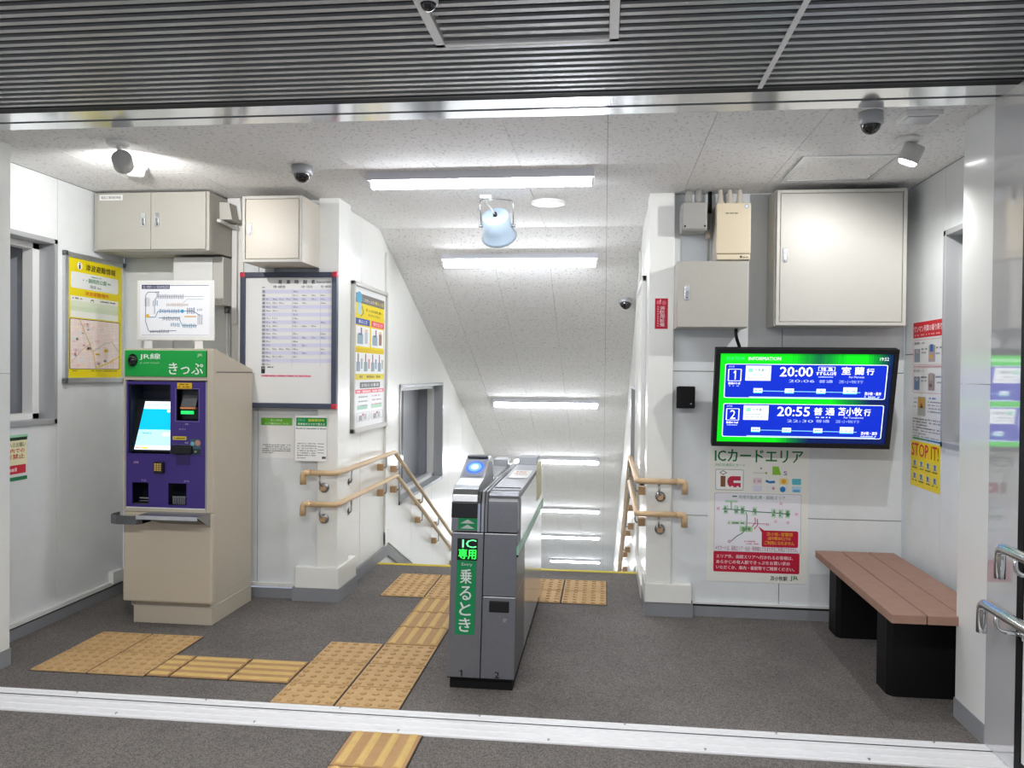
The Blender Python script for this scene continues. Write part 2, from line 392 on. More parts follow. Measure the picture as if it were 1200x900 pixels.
# door jambs of the opening
def jamb(name, x, s):
    j = struct(MB().box(x, 3.46, .07, x-s*.26, 3.74, 1.459, JAMB, .0015).box(x, 3.46, 1.461, x-s*.26, 3.74, CZ, JAMB, .0015).build(name))
    MB().box(x+s*.001, 3.215, .01, x-s*.10, 3.459, CZ, STEELP).build('steel_face', j)
    MB().box(x+s*.004, 3.46, 0, x-s*.25, 3.745, .085, BASE).build('base', j)
    MB().box(x+s*.006, 3.168, 0, x-s*.02, 3.212, CZ, BLACKM).build('gasket', j)
    return j
jamb('trim_6', 1.54, -1); jamb('trim_7', -2.95, 1)
struct(MB().box(1.538, 1.2, .07, 1.66, 3.166, CZ, WALL).build('wall_outer_right'))
struct(MB().box(-3.30, 1.2, .0, -3.1, 3.186, CZ, WALL).build('wall_outer_left'))
struct(MB().box(1.534, 1.2, 0, 1.66, 3.166, .07, BLACKM).build('baseboard_outer_right'))
# beam soffit: reflective strip with a dark track slot
so = MB().box(-3.2, 3.272, CZ-.006, 1.78, 3.385, CZ+.06, ALUP).box(-3.2, 3.41, CZ-.006, 1.78, 3.50, CZ+.06, ALUP).box(-3.2, 3.385, CZ+.03, 1.78, 3.41, CZ+.06, BLACKM).box(-3.2, 3.235, CZ-.004, 1.78, 3.272, CZ+.06, BLACKM)
struct(so.build('trim_8'))
# ---------------- ceiling ----------------
ceil = struct(MB().box(XL-.1, 3.5, CZ+.012, XR+.1, 6.2, CZ+.1, JOINT).build('ceiling'))
W_, Ln = .4625, .91
def flat_panels():
    k = -7
    while k*W_ < XR:
        x0, x1 = max(k*W_, XL), min((k+1)*W_, XR); off = .455 if k % 2 else 0
        y = 6.17
        ys = [6.17]; yv = 6.17-Ln+off
        while yv > 3.5: ys.append(yv); yv -= Ln
        ys.append(3.5)
        for a, b in zip(ys, ys[1:]):
            if x1-x0 < .02: continue
            x0c, x1c = x0, x1
            for (c0, c1, a_, b_) in ([(max(x0, XL), min(x1, XR), a, b)]):
                MB().box(c0+.0012, b_+.0012, CZ, c1-.0012, a_-.0012, CZ+.012, TILE).build('ceiling_panel', ceil)
        k += 1
flat_panels()
SL = math.atan(.404); T = Vector((0, math.cos(SL), -math.sin(SL))); NN = Vector((0, -math.sin(SL), -math.cos(SL)))   # along the slope, down out of it
O6 = Vector((0, 6.17, CZ))
def sxf(c): return Vector((c.x, 0, 0))+O6+T*c.y+NN*c.z     # local: x, distance along slope, depth below it
scl = struct(MB().box(SXL-.1, 0, -.1, SXR+.1, 17.8, -.012, JOINT, xf=sxf).build('ceiling_stair'))
for k in range(-4, 1):
    x0, x1 = max(k*W_, SXL), min((k+1)*W_, SXR); 
    if x1-x0 < .02: continue
    y = 0 if k % 2 else -.455+.0
    while y < 17.6:
        a, b = max(y, 0), min(y+Ln, 17.6); y += Ln
        if b-a > .03: MB().box(x0+.0012, a+.0012, -.012, x1-.0012, b-.0012, 0, TILE, xf=sxf).build('ceiling_panel', scl)
# ---------------- louvered canopy ceiling outside ----------------
lv = struct(MB().box(-4.2, .6, CZ+.045, 2.8, 3.235, CZ+.09, LOUVBACK).build('ceiling_canopy'))
slat_me = None
def slat(y, x0, x1):
    b = MB(); b.prism([(x0, y-.010, CZ+.010), (x0, y-.012, CZ), (x0, y+.012, CZ), (x0, y+.010, CZ+.010)], (x1-x0, 0, 0), SLAT); return b.build('slat', lv)
PITCH_S = .0545
k = 0
while 3.20-k*PITCH_S > .7:
    y = 3.20-k*PITCH_S
    if 2.0 < y < 2.70:
        slat(y, -4.2, -.585); slat(y, -.545, -.0); slat(y, .035, 2.8)
    else: slat(y, -4.2, 2.8)
    k += 1
hf = MB().box(-.582, 2.0, CZ-.006, -.552, 2.735, CZ+.045, WHITE).box(.002, 2.0, CZ-.006, .032, 2.735, CZ+.045, WHITE).box(-.582, 2.715, CZ-.006, .032, 2.735, CZ+.045, WHITE).box(-.582, 1.97, CZ-.006, .032, 2.0, CZ+.045, WHITE)
struct(hf.build('trim_9'))
struct(MB().box(.572, .6, CZ-.006, .590, 3.235, CZ, WHITE).build('trim_10'))
struct(MB().box(-4.2, 3.222, CZ-.004, 2.8, 3.236, CZ+.045, LOUVBACK).build('trim_11'))
# canopy lamp behind the viewer
cl = thing('canopy_lamp', (-.8, .95, CZ), 'white ceiling light in the louvered canopy outside', 'ceiling light')
MB().box(-1.5, .9, CZ-.03, -.1, 1.0, CZ, WHITE).build('housing', cl)
lamp('canopy_lamp_light', 'AREA', (-.8, .95, CZ-.05), PORCH, (1, .98, .95), shape='RECTANGLE', size=3.0, size_y=.4)
# ---------------- windows ----------------
def window(name, x, s, y0, y1, z0, z1, deep=.26, open_=True):
    """frame in a side wall; s=+1 faces +x"""
    w = struct(MB().box(x-s*deep, y0, z0, x-s*(deep-.01), y1, z1, RECESS).build(name))
    f = MB(); t = .028
    for a in ((y0, y0+t, z0, z1), (y1-t, y1, z0, z1), (y0, y1, z1-t, z1), (y0, y1, z0, z0+t)):
        f.box(x-s*.11, a[0], a[2], x+s*.012, a[1], a[3], FRAMEG, .002)
    f.build('frame', w)
    g = MB()                                  # inner sash rails
    for a in ((y0+t, y0+t+.03, z0+t, z1-t), (y1-t-.055, y1-t, z0+t, z1-t), (y0+t, y1-t, z1-t-.035, z1-t), (y0+t, y1-t, z0+t, z0+t+.035)):
        g.box(x-s*.15, a[0], a[2], x-s*.085, a[1], a[3], WHITE, .002)
    g.build('sash', w)
    h = MB()                                  # reveal box behind
    h.box(x-s*deep, y1-.05, z0, x-s*.15, y1-.04, z1, RECESS).box(x-s*deep, y0, z1-.04, x-s*.15, y1, z1-.03, RECESS).box(x-s*deep, y0, z0+.03, x-s*.15, y1, z0+.04, RECESS)
    h.build('reveal', w)
    mid = (y0+y1)/2
    MB().box(x-s*.20, y0+.03, z0+.05, x-s*.192, mid-.02, z1-.05, DGLASS).build('pane', w)
    return w
window('window_1', XL, 1, 3.75, 4.425, 1.165, 2.24)
window('window_2', XR, -1, 3.80, 4.53, 1.12, 2.26)
window('window_3', SXL, 1, 6.82, 8.68, .34, 1.38)
window('window_4', SXR, -1, 6.70, 8.10, .34, 1.38)
# ================= LIGHT FIXTURES =================
def tube_light(xf, label, group):
    org = xf(Vector((-.705, 0, 0)))
    t = thing('ceiling_light', org, label, 'ceiling light', group)
    b = MB(); w = .078
    b.merge(prism_bm([(-1.34, -w, 0), (-1.34, w, 0), (-1.34, w*.9, .042), (-1.34, -w*.9, .042)], (1.27, 0, 0)), FIXT, xf); b.build('housing', t)
    c = bmesh.new(); bmesh.ops.create_cone(c, cap_ends=True, segments=16, radius1=.018, radius2=.018, depth=1.235)
    m = MB(); m.merge(c, LED, lambda v: xf(Vector((-.705+v.z, v.x*1.5, .060+v.y)))); m.build('tube', t)
    for a in (-1.34, -.088): MB().box(a, -.03, .03, a+.018, .03, .078, WHITE, xf=xf).build('end_cap', t)
def prism_bm(poly, d):
    b = bmesh.new(); f = b.faces.new([b.verts.new(Vector(p)) for p in poly]); r = bmesh.ops.extrude_face_region(b, geom=[f])
    for v in [g for g in r['geom'] if isinstance(g, bmesh.types.BMVert)]: v.co += Vector(d)
    bmesh.ops.recalc_face_normals(b, faces=b.faces[:]); return b
tube_light(lambda c: Vector((c.x, 4.50+c.y, CZ-c.z)), 'long white LED ceiling light on the flat ceiling, nearest the entrance', 'LED ceiling lights')
names = ['LED ceiling light at the top of the sloping stair ceiling, below the hanging blue speaker', 'second LED light down the stair ceiling, at half height of the picture', 'third LED light down the stair ceiling, just above the ticket gate top',
         'fourth LED light down the stair ceiling, third from the bottom', 'fifth LED light down the stair ceiling, next to last', 'last and lowest LED light on the stair ceiling, above the landing edge']
for nm, Y in zip(names, (6.60, 9.75, 12.05, 15.15, 17.6, 20.6)):
    d = (Y-6.17)/math.cos(SL)
    tube_light(lambda c, d=d: sxf(Vector((c.x, d+c.y, c.z))), nm, 'LED ceiling lights')
def spotlight(base, head, axis, label, L=.10, r=.043, power=1, cone=140, blend=1.0):
    t = thing('ceiling_spotlight', base, label, 'spotlight', None); bx = Vector(base); hd = Vector(head); ax = Vector(axis).normalized()
    MB().lathe([(.0, 0), (.052, 0), (.052, -.018), (.045, -.024), (0, -.024)], bx, (0, 0, 1), WHITE).build('mounting_plate', t)
    MB().cyl(bx-Vector((0, 0, .02)), hd-ax*.0, .009, WHITE, seg=10).build('arm', t)
    MB().lathe([(0, -L/2), (r*.92, -L/2), (r, -L/2+.006), (r, L/2), (r-.004, L/2), (r-.004, L/2-.004)], hd, ax, SPH).build('lamp_head', t)
    MB().lathe([(r-.004, L/2-.003), (r-.010, L/2+.012), (0, L/2+.016)], hd, ax, LEDS).build('lens', t)
    lp = lamp('spot_light', 'SPOT', hd+ax*(L/2+.03), SPOT_W*power, (1, .985, .965), spot_size=math.radians(cone), spot_blend=blend, shadow_soft_size=.014)
    lp.rotation_euler = ax.to_track_quat('-Z', 'Y').to_euler()
SPH = mat('lamp_head_enamel', 'b9b9b6', .4)
LEDS = mat('spot_lens', 'ffffff', .5, emit=9)
spotlight((-2.375, 3.73, CZ), (-2.362, 3.75, 2.505), (-.38, .85, -.28), 'white ceiling spotlight at the left, turned away with its dark back showing', .075, .047, .9, 146, .8)
spotlight((1.385, 3.97, CZ), (1.405, 3.975, 2.528), (-.34, .20, -.91), 'white ceiling spotlight at the right, its bright lens tilted down left', .08, .046, 1.0, 176, .4)
def dome(x, y, z, n, r, h, label, group=None, m=FRAMEG):
    t = thing('dome_camera', (x, y, z), label, 'security camera'); o = Vector((x, y, z)); n = Vector(n)
    MB().lathe([(0, 0), (r, 0), (r, h), (r*.92, h+.006), (r*.8, h+.006)], o, n, m).build('housing', t)
    MB().lathe([(r*.8, h+.004)]+[(r*.8*math.cos(a), h+.004+r*.8*math.sin(a)) for a in [math.radians(x) for x in (15, 30, 45, 60, 75, 89)]], o, n, DOME).build('dome', t)
dome(-1.646, 4.26, CZ, (0, 0, -1), .056, .042, 'silver dome camera with a black bubble on the ceiling above the timetable')
dome(1.101, 3.585, CZ, (0, 0, -1), .050, .048, 'tall grey dome camera on the ceiling at the right, by the entrance beam')
c7 = sxf(Vector((.175, (7.30-6.17)/math.cos(SL), 0))); dome(c7.x, c7.y, c7.z, NN, .062, .03, 'small dome camera on the sloping stair ceiling by the right wall')
dome(-.535, 2.385, CZ-.0, (0, 0, -1), .030, .012, 'dome camera in the louvered canopy, cut by the top edge', m=WHITE)
sm = thing('smoke_detector', (-2.57, 4.20, CZ), 'white round smoke detector beside the left spotlight', 'smoke detector')
MB().lathe([(0, 0), (.062, 0), (.062, .012), (.055, .016), (.0, .016)], (-2.57, 4.20, CZ), (0, 0, -1), WHITE).build('base', sm)
MB().lathe([(.052, .016), (.044, .050), (.036, .056), (0, .056)], (-2.57, 4.20, CZ), (0, 0, -1), WHITE).build('head', sm)
dk = thing('ceiling_disc', (-.378, 5.27, CZ), 'flat round white ceiling speaker behind the first light', 'ceiling speaker')
MB().lathe([(0, 0), (.112, 0), (.112, .010), (.104, .020)], (-.378, 5.27, CZ), (0, 0, -1), WHITE).build('rim', dk)
MB().lathe([(.104, .018), (0, .018)], (-.378, 5.27, CZ), (0, 0, -1), CABG).build('grille', dk)
vt = thing('ceiling_unit', (1.31, 3.62, CZ), 'small flat white box on the ceiling beside the tall dome camera', 'ceiling box')
MB().box(1.235, 3.56, CZ-.022, 1.385, 3.70, CZ, WHITE, .004).build('cover', vt)
MB().box(1.25, 3.575, CZ-.026, 1.37, 3.685, CZ-.021, FRAMEG, .002).build('inner_plate', vt)
hc = thing('ceiling_hatch', (1.23, 4.53, CZ), 'square ceiling access hatch with an aluminium rim', 'hatch')
hh = MB()
for a in ((.985, 4.26, 1.475, 4.285), (.985, 4.765, 1.475, 4.79), (.985, 4.285, 1.01, 4.765), (1.45, 4.285, 1.475, 4.765)): hh.box(a[0], a[1], CZ-.006, a[2], a[3], CZ, ALU)
hh.build('rim', hc); MB().box(1.014, 4.289, CZ-.004, 1.446, 4.761, CZ, TILE).build('lid', hc)
# hanging horn speaker
sp = thing('horn_speaker', (-.74, 5.10, CZ), 'pale blue cylindrical speaker hanging from a ceiling bracket', 'speaker')
ax = Vector((.06, .76, -.64)).normalized(); c0 = Vector((-.682, 4.96, 2.455))
MB().box(-.79, 5.03, CZ-.02, -.72, 5.11, CZ, WHITE, .003).build('mounting_plate', sp)
MB().lathe([(0, 0), (.078, 0), (.086, .008), (.090, .10), (.104, .15), (.112, .165), (.100, .17), (.085, .16), (0, .15)], c0, ax, SPKB).build('body', sp)
MB().lathe([(.012, -.02), (.014, 0)], c0, ax, BLACK).tube([c0-ax*.004, c0+Vector((-.03, -.01, .05)), (-.745, 5.05, 2.54), (-.755, 5.06, CZ-.02)], .005, BOXG, 8, .03).build('cable', sp)
MB().tube([c0+ax*.08+Vector((-.10, 0, 0)), c0+Vector((-.105, .05, .10)), (-.78, 5.07, CZ-.02), (-.69, 5.08, CZ-.015), c0+Vector((.105, .05, .10)), c0+ax*.08+Vector((.10, 0, 0))], .004, STEEL, 8, .015).build('bracket', sp)
for s in (-1, 1): MB().cyl(c0+ax*.08+Vector((s*.09, 0, 0)), c0+ax*.08+Vector((s*.115, 0, 0)), .010, STEEL, seg=10).build('knob', sp)
# ================= CABINETS ON THE WALLS =================
def handle(par, x, y, z, h=.085, m=CHROME):
    MB().box(x-.014, y-.004, z-h/2, x+.014, y, z+h/2, m, .0015).box(x-.008, y-.008, z-h*.30, x+.008, y-.003, z+h*.12, STEEL, .001).cyl((x, y-.009, z-h*.36), (x, y-.003, z-h*.36), .005, STEELD, 10).build('handle', par)
cg = thing('wall_cabinet', (-2.81, 4.93, 2.23), 'wide warm grey double door cabinet under the ceiling in the left corner', 'cabinet')
MB().box(-3.19, 4.765, 2.225, -2.432, 5.09, 2.588, CABG, .003).build('body', cg)
d1 = MB().box(-3.163, 4.75, 2.232, -2.807, 4.764, 2.582, CABG, .002).build('door', cg)
d2_ = MB().box(-2.803, 4.75, 2.232, -2.45, 4.764, 2.582, CABG, .002).build('door', cg)
handle(d1, -2.853, 4.75, 2.415); handle(d2_, -2.762, 4.75, 2.415)
p = PR((-3.145, 4.7495, 2.572), (1, 0, 0), (0, 0, -1), (0, -1, 0)); p.rect(0, 0, .155, .034, 'f2f2f0'); p.text('電話工事用配線盤', .012, .008, .143, .026, '666666', 2, False); p.build('name_plate', cg)
MB().prism([(-2.432, 4.90, 2.44), (-2.432, 4.90, 2.55), (-2.37, 4.90, 2.545), (-2.35, 4.90, 2.44)], (0, .13, 0), CABW).build('side_vent', cg)
MB().tube([(-2.425, 4.86, 2.425), (-2.41, 4.86, 2.425), (-2.395, 5.07, 2.41)], .012, WHITE, 10).build('pipe', cg)
wb = thing('junction_box', (-2.55, 5.0, 1.92), 'tall white sheet metal box below the grey double cabinet', 'junction box')
MB().box(-2.77, 4.95, 1.905, -2.43, 5.09, 2.213, CABW, .003).build('body', wb); MB().box(-2.762, 4.942, 1.915, -2.50, 4.95, 2.205, WHITE, .002).build('cover', wb)
MB().tube([(-2.462, 5.07, 1.91), (-2.462, 5.07, 1.66), (-2.462, 5.07, 1.10)], .010, WHITE, 8).cyl((-2.462, 5.07, 1.91), (-2.462, 5.07, 1.86), .018, STEELD, 12).build('conduit', wb)
cdt = thing('cable_duct', (-2.40, 5.05, 1.8), 'white cable duct coming down from the ceiling beside the grey cabinet', 'duct')
MB().box(-2.428, 5.06, 1.79, -2.393, 5.095, 2.5, WHITE, .003).build('trunking', cdt); MB().prism([(-2.429, 5.0, 2.595), (-2.345, 5.0, 2.595), (-2.335, 5.0, 2.455), (-2.375, 5.0, 2.455), (-2.425, 5.0, 2.52)], (0, .095, 0), WHITE).build('elbow_cover', cdt)
cc = thing('wall_cabinet', (-2.02, 4.92, 2.155), 'square cream cabinet with one door above the timetable', 'cabinet')
MB().box(-2.214, 4.765, 2.15, -1.834, 5.09, 2.552, CABC, .003).build('body', cc)
fm = MB()
for a in ((-2.214, 2.15, -2.196, 2.552), (-1.852, 2.15, -1.834, 2.552), (-2.196, 2.534, -1.852, 2.552), (-2.196, 2.15, -1.852, 2.168)): fm.box(a[0], 4.752, a[1], a[2], 4.766, a[3], CABW, .002)
fm.build('frame', cc); d = MB().box(-2.192, 4.756, 2.172, -1.856, 4.768, 2.530, CABC, .002).build('door', cc); handle(d, -2.168, 4.757, 2.35, .075)
MB().box(-2.20, 5.06, 2.10, -2.14, 5.09, 2.15, WHITE).build('duct_stub', cc)
cr = thing('wall_cabinet', (1.34, 4.95, 1.79), 'large ivory wall cabinet with one door above the information screen', 'cabinet')
MB().box(.972, 4.87, 1.775, 1.702, 5.09, 2.566, CABG, .003).build('body', cr)
fm = MB()
for a in ((.98, 1.78, .998, 2.562), (1.68, 1.78, 1.70, 2.562), (.998, 2.544, 1.68, 2.562), (.998, 1.78, 1.68, 1.798)): fm.box(a[0], 4.855, a[1], a[2], 4.871, a[3], CABW, .002)
fm.build('frame', cr); d = MB().box(1.002, 4.860, 1.802, 1.676, 4.872, 2.540, CABW, .002).build('door', cr); handle(d, 1.028, 4.860, 2.185, .082)
cm = thing('wall_cabinet', (.63, 4.95, 1.77), 'grey metal cabinet left of the large ivory one, above the small black box', 'cabinet')
MB().box(.415, 4.865, 1.765, .822, 5.09, 2.155, CABG, .003).build('body', cm)
d = MB().box(.418, 4.850, 1.768, .820, 4.866, 2.152, CABG, .003).build('door', cm); handle(d, .472, 4.850, 1.968, .085)
MB().tube([(.775, 4.98, 1.77), (.775, 4.98, 1.72), (.80, 5.0, 1.66), (.82, 5.0, 1.60)], .010, BLACK, 10).build('cable', cm)
sb = thing('junction_box', (.52, 5.0, 2.35), 'small grey rounded plastic junction box hung under the ceiling', 'junction box')
MB().box(.442, 4.93, 2.345, .596, 5.09, 2.515, BOXG, .012).build('body', sb); MB().box(.448, 4.918, 2.352, .590, 4.932, 2.508, BOXG, .006).build('cover', sb)
for x in (.49, .545): MB().cyl((x, 5.0, 2.51), (x, 5.0, 2.598), .022, BOXG, 14).build('conduit_nut', sb)
for x, z in ((.462, 2.37), (.578, 2.37)): MB().cyl((x, 4.914, z), (x, 4.92, z), .006, BLACK, 8).build('screw', sb)
be = thing('fuse_box', (.735, 4.98, 2.165), 'cream plastic breaker box with three cable glands on top', 'fuse box')
MB().box(.640, 4.885, 2.16, .836, 5.09, 2.498, CABC, .006).build('body', be); MB().box(.640, 4.872, 2.20, .836, 4.886, 2.494, mat('cream_cover', 'ddd0b4', .4), .005).build('cover', be); MB().box(.642, 4.872, 2.165, .834, 4.886, 2.196, mat('cream_cover', 'ddd0b4', .4), .003).build('lower_cover', be)
for x in (.672, .727, .785): MB().lathe([(.024, 0), (.026, .02), (.018, .03), (.016, .06), (.012, .095)], (x, 4.97, 2.497), (0, 0, 1), CABC, 14).build('cable_gland', be)
p = PR((.64, 4.8718, 2.494), (1, 0, 0), (0, 0, -1), (0, -1, 0)); p.fine(.05, .055, .12, .063, '8a8579').rect(.135, .308, .147, .32, '222222').fine(.152, .312, .18, .32, '333333').disc(.17, .02, .012, '8fb6d8', 1).disc(.17, .02, .008, 'e8edf2', 2); p.build('marking', be)
cv = thing('cable_conduit', (.617, 5.06, 2.2), 'thin grey cable conduit between the grey box and the cream box', 'conduit')
MB().cyl((.617, 5.06, 2.15), (.617, 5.06, 2.598), .008, BOXG, 10).cyl((.612, 5.045, 2.31), (.612, 5.045, 2.37), .016, CABC, 10).cyl((.622, 5.05, 2.47), (.622, 5.05, 2.598), .012, BLACK, 10).build('tube', cv)
kb = thing('black_wall_box', (.485, 5.05, 1.29), 'small black plastic box on the wall left of the information screen', 'wall box')
MB().box(.446, 5.015, 1.288, .545, 5.09, 1.418, BLACK, .006).build('body', kb); MB().box(.432, 4.995, 1.284, .540, 5.016, 1.416, BLACKM, .005).cyl((.518, 4.993, 1.312), (.518, 4.997, 1.312), .005, STEEL, 8).build('cover', kb)
ot = thing('wall_outlet_box', (XL+.02, 5.02, .06), 'small white trunking box low on the left wall behind the ticket machine', 'outlet box')
MB().box(XL, 4.94, .085, XL+.035, 5.06, .165, WHITE, .004).build('cover', ot)
# ================= TICKET MACHINE =================
tm = thing('ticket_machine', (-2.5, 4.75, 0), 'beige ticket vending machine with a purple panel and green header', 'ticket machine')
side = MB().prism([(-2.262, 4.60, .105), (-2.262, 5.015, .105), (-2.262, 5.015, 1.494), (-2.262, 4.60, 1.590)], (-.49, 0, 0), BEIGE)
for x in (-2.262, -2.740): side.prism([(x, 4.472, .105), (x, 4.602, .105), (x, 4.602, 1.5895), (x, 4.52, 1.607), (x, 4.472, 1.607)], (-.012, 0, 0), BEIGE)
side.box(-2.75, 4.478, .105, -2.264, 4.602, .68, BEIGE).prism([(-2.752, 4.472, 1.42), (-2.752, 4.602, 1.42), (-2.752, 4.602, 1.5895), (-2.752, 4.52, 1.607), (-2.752, 4.472, 1.607)], (.488, 0, 0), BEIGE)
side.build('body', tm)
MB().box(-2.2605, 4.50, 1.474, -2.2595, 5.01, 1.478, BASED).build('side_seam', tm)
MB().box(-2.2605, 4.49, .16, -2.2592, 5.01, .163, CABG).build('lower_side_seam', tm)
MB().box(-2.742, 4.478, 0, -2.258, 5.01, .105, BEIGE, .003).box(-2.744, 4.476, .098, -2.256, 5.0, .104, CABG).build('plinth', tm)
fp = MB()     # front fascia with openings cut by building it in pieces
F0, F1 = 4.42, 4.460
def fx(x0, z0, x1, z1, m=BEIGE, bev=0, y0=F0): fp.box(x0, y0, z0, x1, F1, z1, m, bev)
fx(-2.775, .14, -2.229, .664, BEIGE, .012); fx(-2.775, .665, -2.7655, 1.60, BEIGE, .002); fx(-2.265, .665, -2.229, 1.603, BEIGE, .003); fx(-2.765, 1.427, -2.2655, 1.446, BEIGE); fx(-2.765, .665, -2.2655, .683, BEIGE)
fp.build('front_frame', tm)
MB().box(-2.752, 4.452, .16, -2.268, 4.476, .68, BASED).box(-2.279, 4.452, .68, -2.268, 4.476, 1.44, BASED).box(-2.765, 4.452, .68, -2.754, 4.476, 1.44, BASED).build('fascia_gap_shade', tm)  # dark filler strips: shade inside the fascia gap, put in as colour
MB().box(-2.764, F0-.006, 1.447, -2.27, F1, 1.598, GREEN, .004).build('header_sign', tm)
MB().box(-2.775, F0+.01, 1.596, -2.228, F1+.02, 1.61, BEIGE, .003).build('top_trim', tm)
# purple panel with openings (x right, z up)
pp = MB(); X0, X1, Z0, Z1 = -2.757, -2.272, .688, 1.418
holes = [(-2.748, -2.488, 1.000, 1.402), (-2.452, -2.318, 1.195, 1.375), (-2.47, -2.345, 1.0, 1.055), (-2.722, -2.62, .705, .832), (-2.50, -2.388, .705, .832)]
xs = sorted(set([X0, X1]+[h[i] for h in holes for i in (0, 1)])); zs = sorted(set([Z0, Z1]+[h[i] for h in holes for i in (2, 3)]))
for a, b in zip(xs, xs[1:]):
    for c, d in zip(zs, zs[1:]):
        mx_, mz_ = (a+b)/2, (c+d)/2
        if not any(h[0] < mx_ < h[1] and h[2] < mz_ < h[3] for h in holes): pp.box(a, F0+.004, c, b, F0+.014, d, PURPLE)
pp.build('purple_panel', tm)
MB().box(-2.758, F0+.001, .684, -2.271, F0+.012, .690, WHITE).box(-2.762, F0-.0, .684, -2.757, F0+.012, 1.42, FRAMEG).box(-2.272, F0, .684, -2.267, F0+.012, 1.42, FRAMEG).build('panel_frame', tm)
NB = mat('machine_recess', '0b1526', .4)
MB().box(-2.75, F1+.10, .69, -2.28, F1+.11, 1.42, NB).box(-2.754, F0+.016, .69, -2.736, F1+.10, 1.415, NB).box(-2.49, F0+.02, .99, -2.486, F1+.1, 1.41, NB).box(-2.75, F0+.02, .993, -2.28, F1+.1, 1.0, NB).build('recess', tm)
# screen tilted: bottom nearer the viewer
s0 = Vector((-2.728, F0+.085, 1.300)); s1 = Vector((-2.728, F0+.018, 1.022)); vdir = (s1-s0).normalized(); hgt = (s1-s0).length; nrm = Vector((1, 0, 0)).cross(vdir); nrm = nrm if nrm.y < 0 else -nrm
MB().prism([s0+Vector((-.015, .002, .012)), s0+Vector((.243, .002, .012)), s1+Vector((.243, .002, -.012)), s1+Vector((-.015, .002, -.012))], (0, .02, 0), BLACK).build('screen_bezel', tm)
p = PR(s0+Vector((.035, 0, 0)), (1, 0, 0), vdir, nrm, em=.66); W = .197
p.poly([(.004, 0), (W, 0), (W, hgt), (-.025, hgt)], '00aee0', 0)
p.poly([(.004, 0), (W, 0), (W, .045), (.001, .045)], 'f0fbff', 1); p.poly([(-.012, .168), (W, .168), (W, .265), (-.022, .265)], 'a8e6f6', 1); p.poly([(-.022, .262), (W, .262), (W, hgt), (-.025, hgt)], 'eef6fb', 2)
p.rr(W-.05, .05, W-.006, .064, .006, 'f4e9a0', 2); p.rect(-.018, .27, .01, .281, 'f2a0a0', 3); p.rect(.015, .27, .06, .281, 'f4e04a', 3)
p.fine(.02, .018, .15, .027, '8fb8c8', 3); p.fine(.012, .185, .07, .193, '5a9fb4', 3); p.rr(W-.06, .186, W-.015, .205, .008, 'f3ead0', 3)
p.build('touch_screen', tm)
# header writing
p = PR((-2.764, F0-.0065, 1.598), (1, 0, 0), (0, 0, -1), (0, -1, 0), 62, 90, .494/852, .151/275)
p.text('JR線', 222, 122, 442, 192, 'e4f3e4', 2); p.text('JR LINE TICKET', 225, 216, 435, 234, 'bfe6c4', 2, False); p.text('きっぷ', 532, 218, 888, 340, 'e4f3e4', 2); p.text('JR', 826, 122, 882, 158, 'd4eed6', 2, False); p.line([(590, 105), (375, 340)], 3, '35b45c', 1)
p.disc(148, 195, 54, '050608', 1, 68); p.build('header_lettering', tm)
MB().lathe([(.030*math.cos(a), .026*math.sin(a)) for a in [math.radians(q) for q in range(0, 91, 15)]], (-2.713, F0-.008, 1.54), (0, -1, 0), DOME).build('camera_dome', tm)
# card/note units
u1 = MB().box(-2.445, F0+.05, 1.20, -2.325, F0+.06, 1.37, BLACK).prism([(-2.43, F0+.045, 1.345), (-2.34, F0+.045, 1.345), (-2.34, F0+.012, 1.275), (-2.43, F0+.012, 1.275)], (0, .01, 0), STEELD).box(-2.43, F0+.006, 1.262, -2.34, F0+.03, 1.273, mat('orange_lip', 'd98a5a', .5)); u1.build('note_slot', tm)
MB().box(-2.425, F0+.005, 1.232, -2.35, F0+.015, 1.252, mat('green_led', '1fbf5a', .5, emit=.8)).build('indicator', tm)
u2 = MB().box(-2.475, F0-.018, 1.003, -2.35, F0+.03, 1.052, BLACK, .008).box(-2.45, F0+.001, .94, -2.37, F0+.006, 1.0, mat('purple_chute', '30215f', .4), .002); u2.build('coin_slot', tm)
kp = MB().box(-2.577, F0-.020, .890, -2.520, F0+.006, .955, BLACK, .006).build('keypad', tm)
for i in range(3):
    for j in range(4): MB().box(-2.570+i*.015, F0-.023, .905+j*.0115, -2.560+i*.015, F0-.019, .913+j*.0115, mat('key_gold', 'd5b263', .5)).build('key', kp)
MB().box(-2.722, F0+.012, .705, -2.62, F0+.09, .708, STEELD).box(-2.69, F0+.03, .735, -2.622, F0+.05, .742, CHROME).box(-2.69, F0+.03, .72, -2.622, F0+.05, .724, CHROME).build('ticket_tray', tm)
gr = MB()
for k in range(7): gr.box(-2.478+k*.0115, F0+.018, .708, -2.473+k*.0115, F0+.024, .752, STEEL)
gr.box(-2.48, F0+.016, .75, -2.40, F0+.026, .755, STEEL); gr.build('coin_grille', tm)
p = PR((-2.757, F0+.0038, 1.418), (1, 0, 0), (0, 0, -1), (0, -1, 0))
def q(x): return x
p.rect(.31, .005, .40, .041, 'e0b52a', 1); p.fine(.318, .010, .392, .018, '6a5213', 2); p.fine(.318, .024, .392, .032, '6a5213', 2)
p.frame(.301, .038, .444, .228, .0025, '8d7fb8', 1); p.rr(.285, .314, .368, .334, .003, 'e6cf3e', 1); p.fine(.292, .32, .36, .329, '54480f', 2)
p.text('紙幣', .36, .238, .38, .248, 'ccc4e0', 2, False); p.text('おつり', .325, .268, .362, .277, 'ccc4e0', 2, False); p.text('硬貨', .358, .345, .38, .356, 'ccc4e0', 2, False)
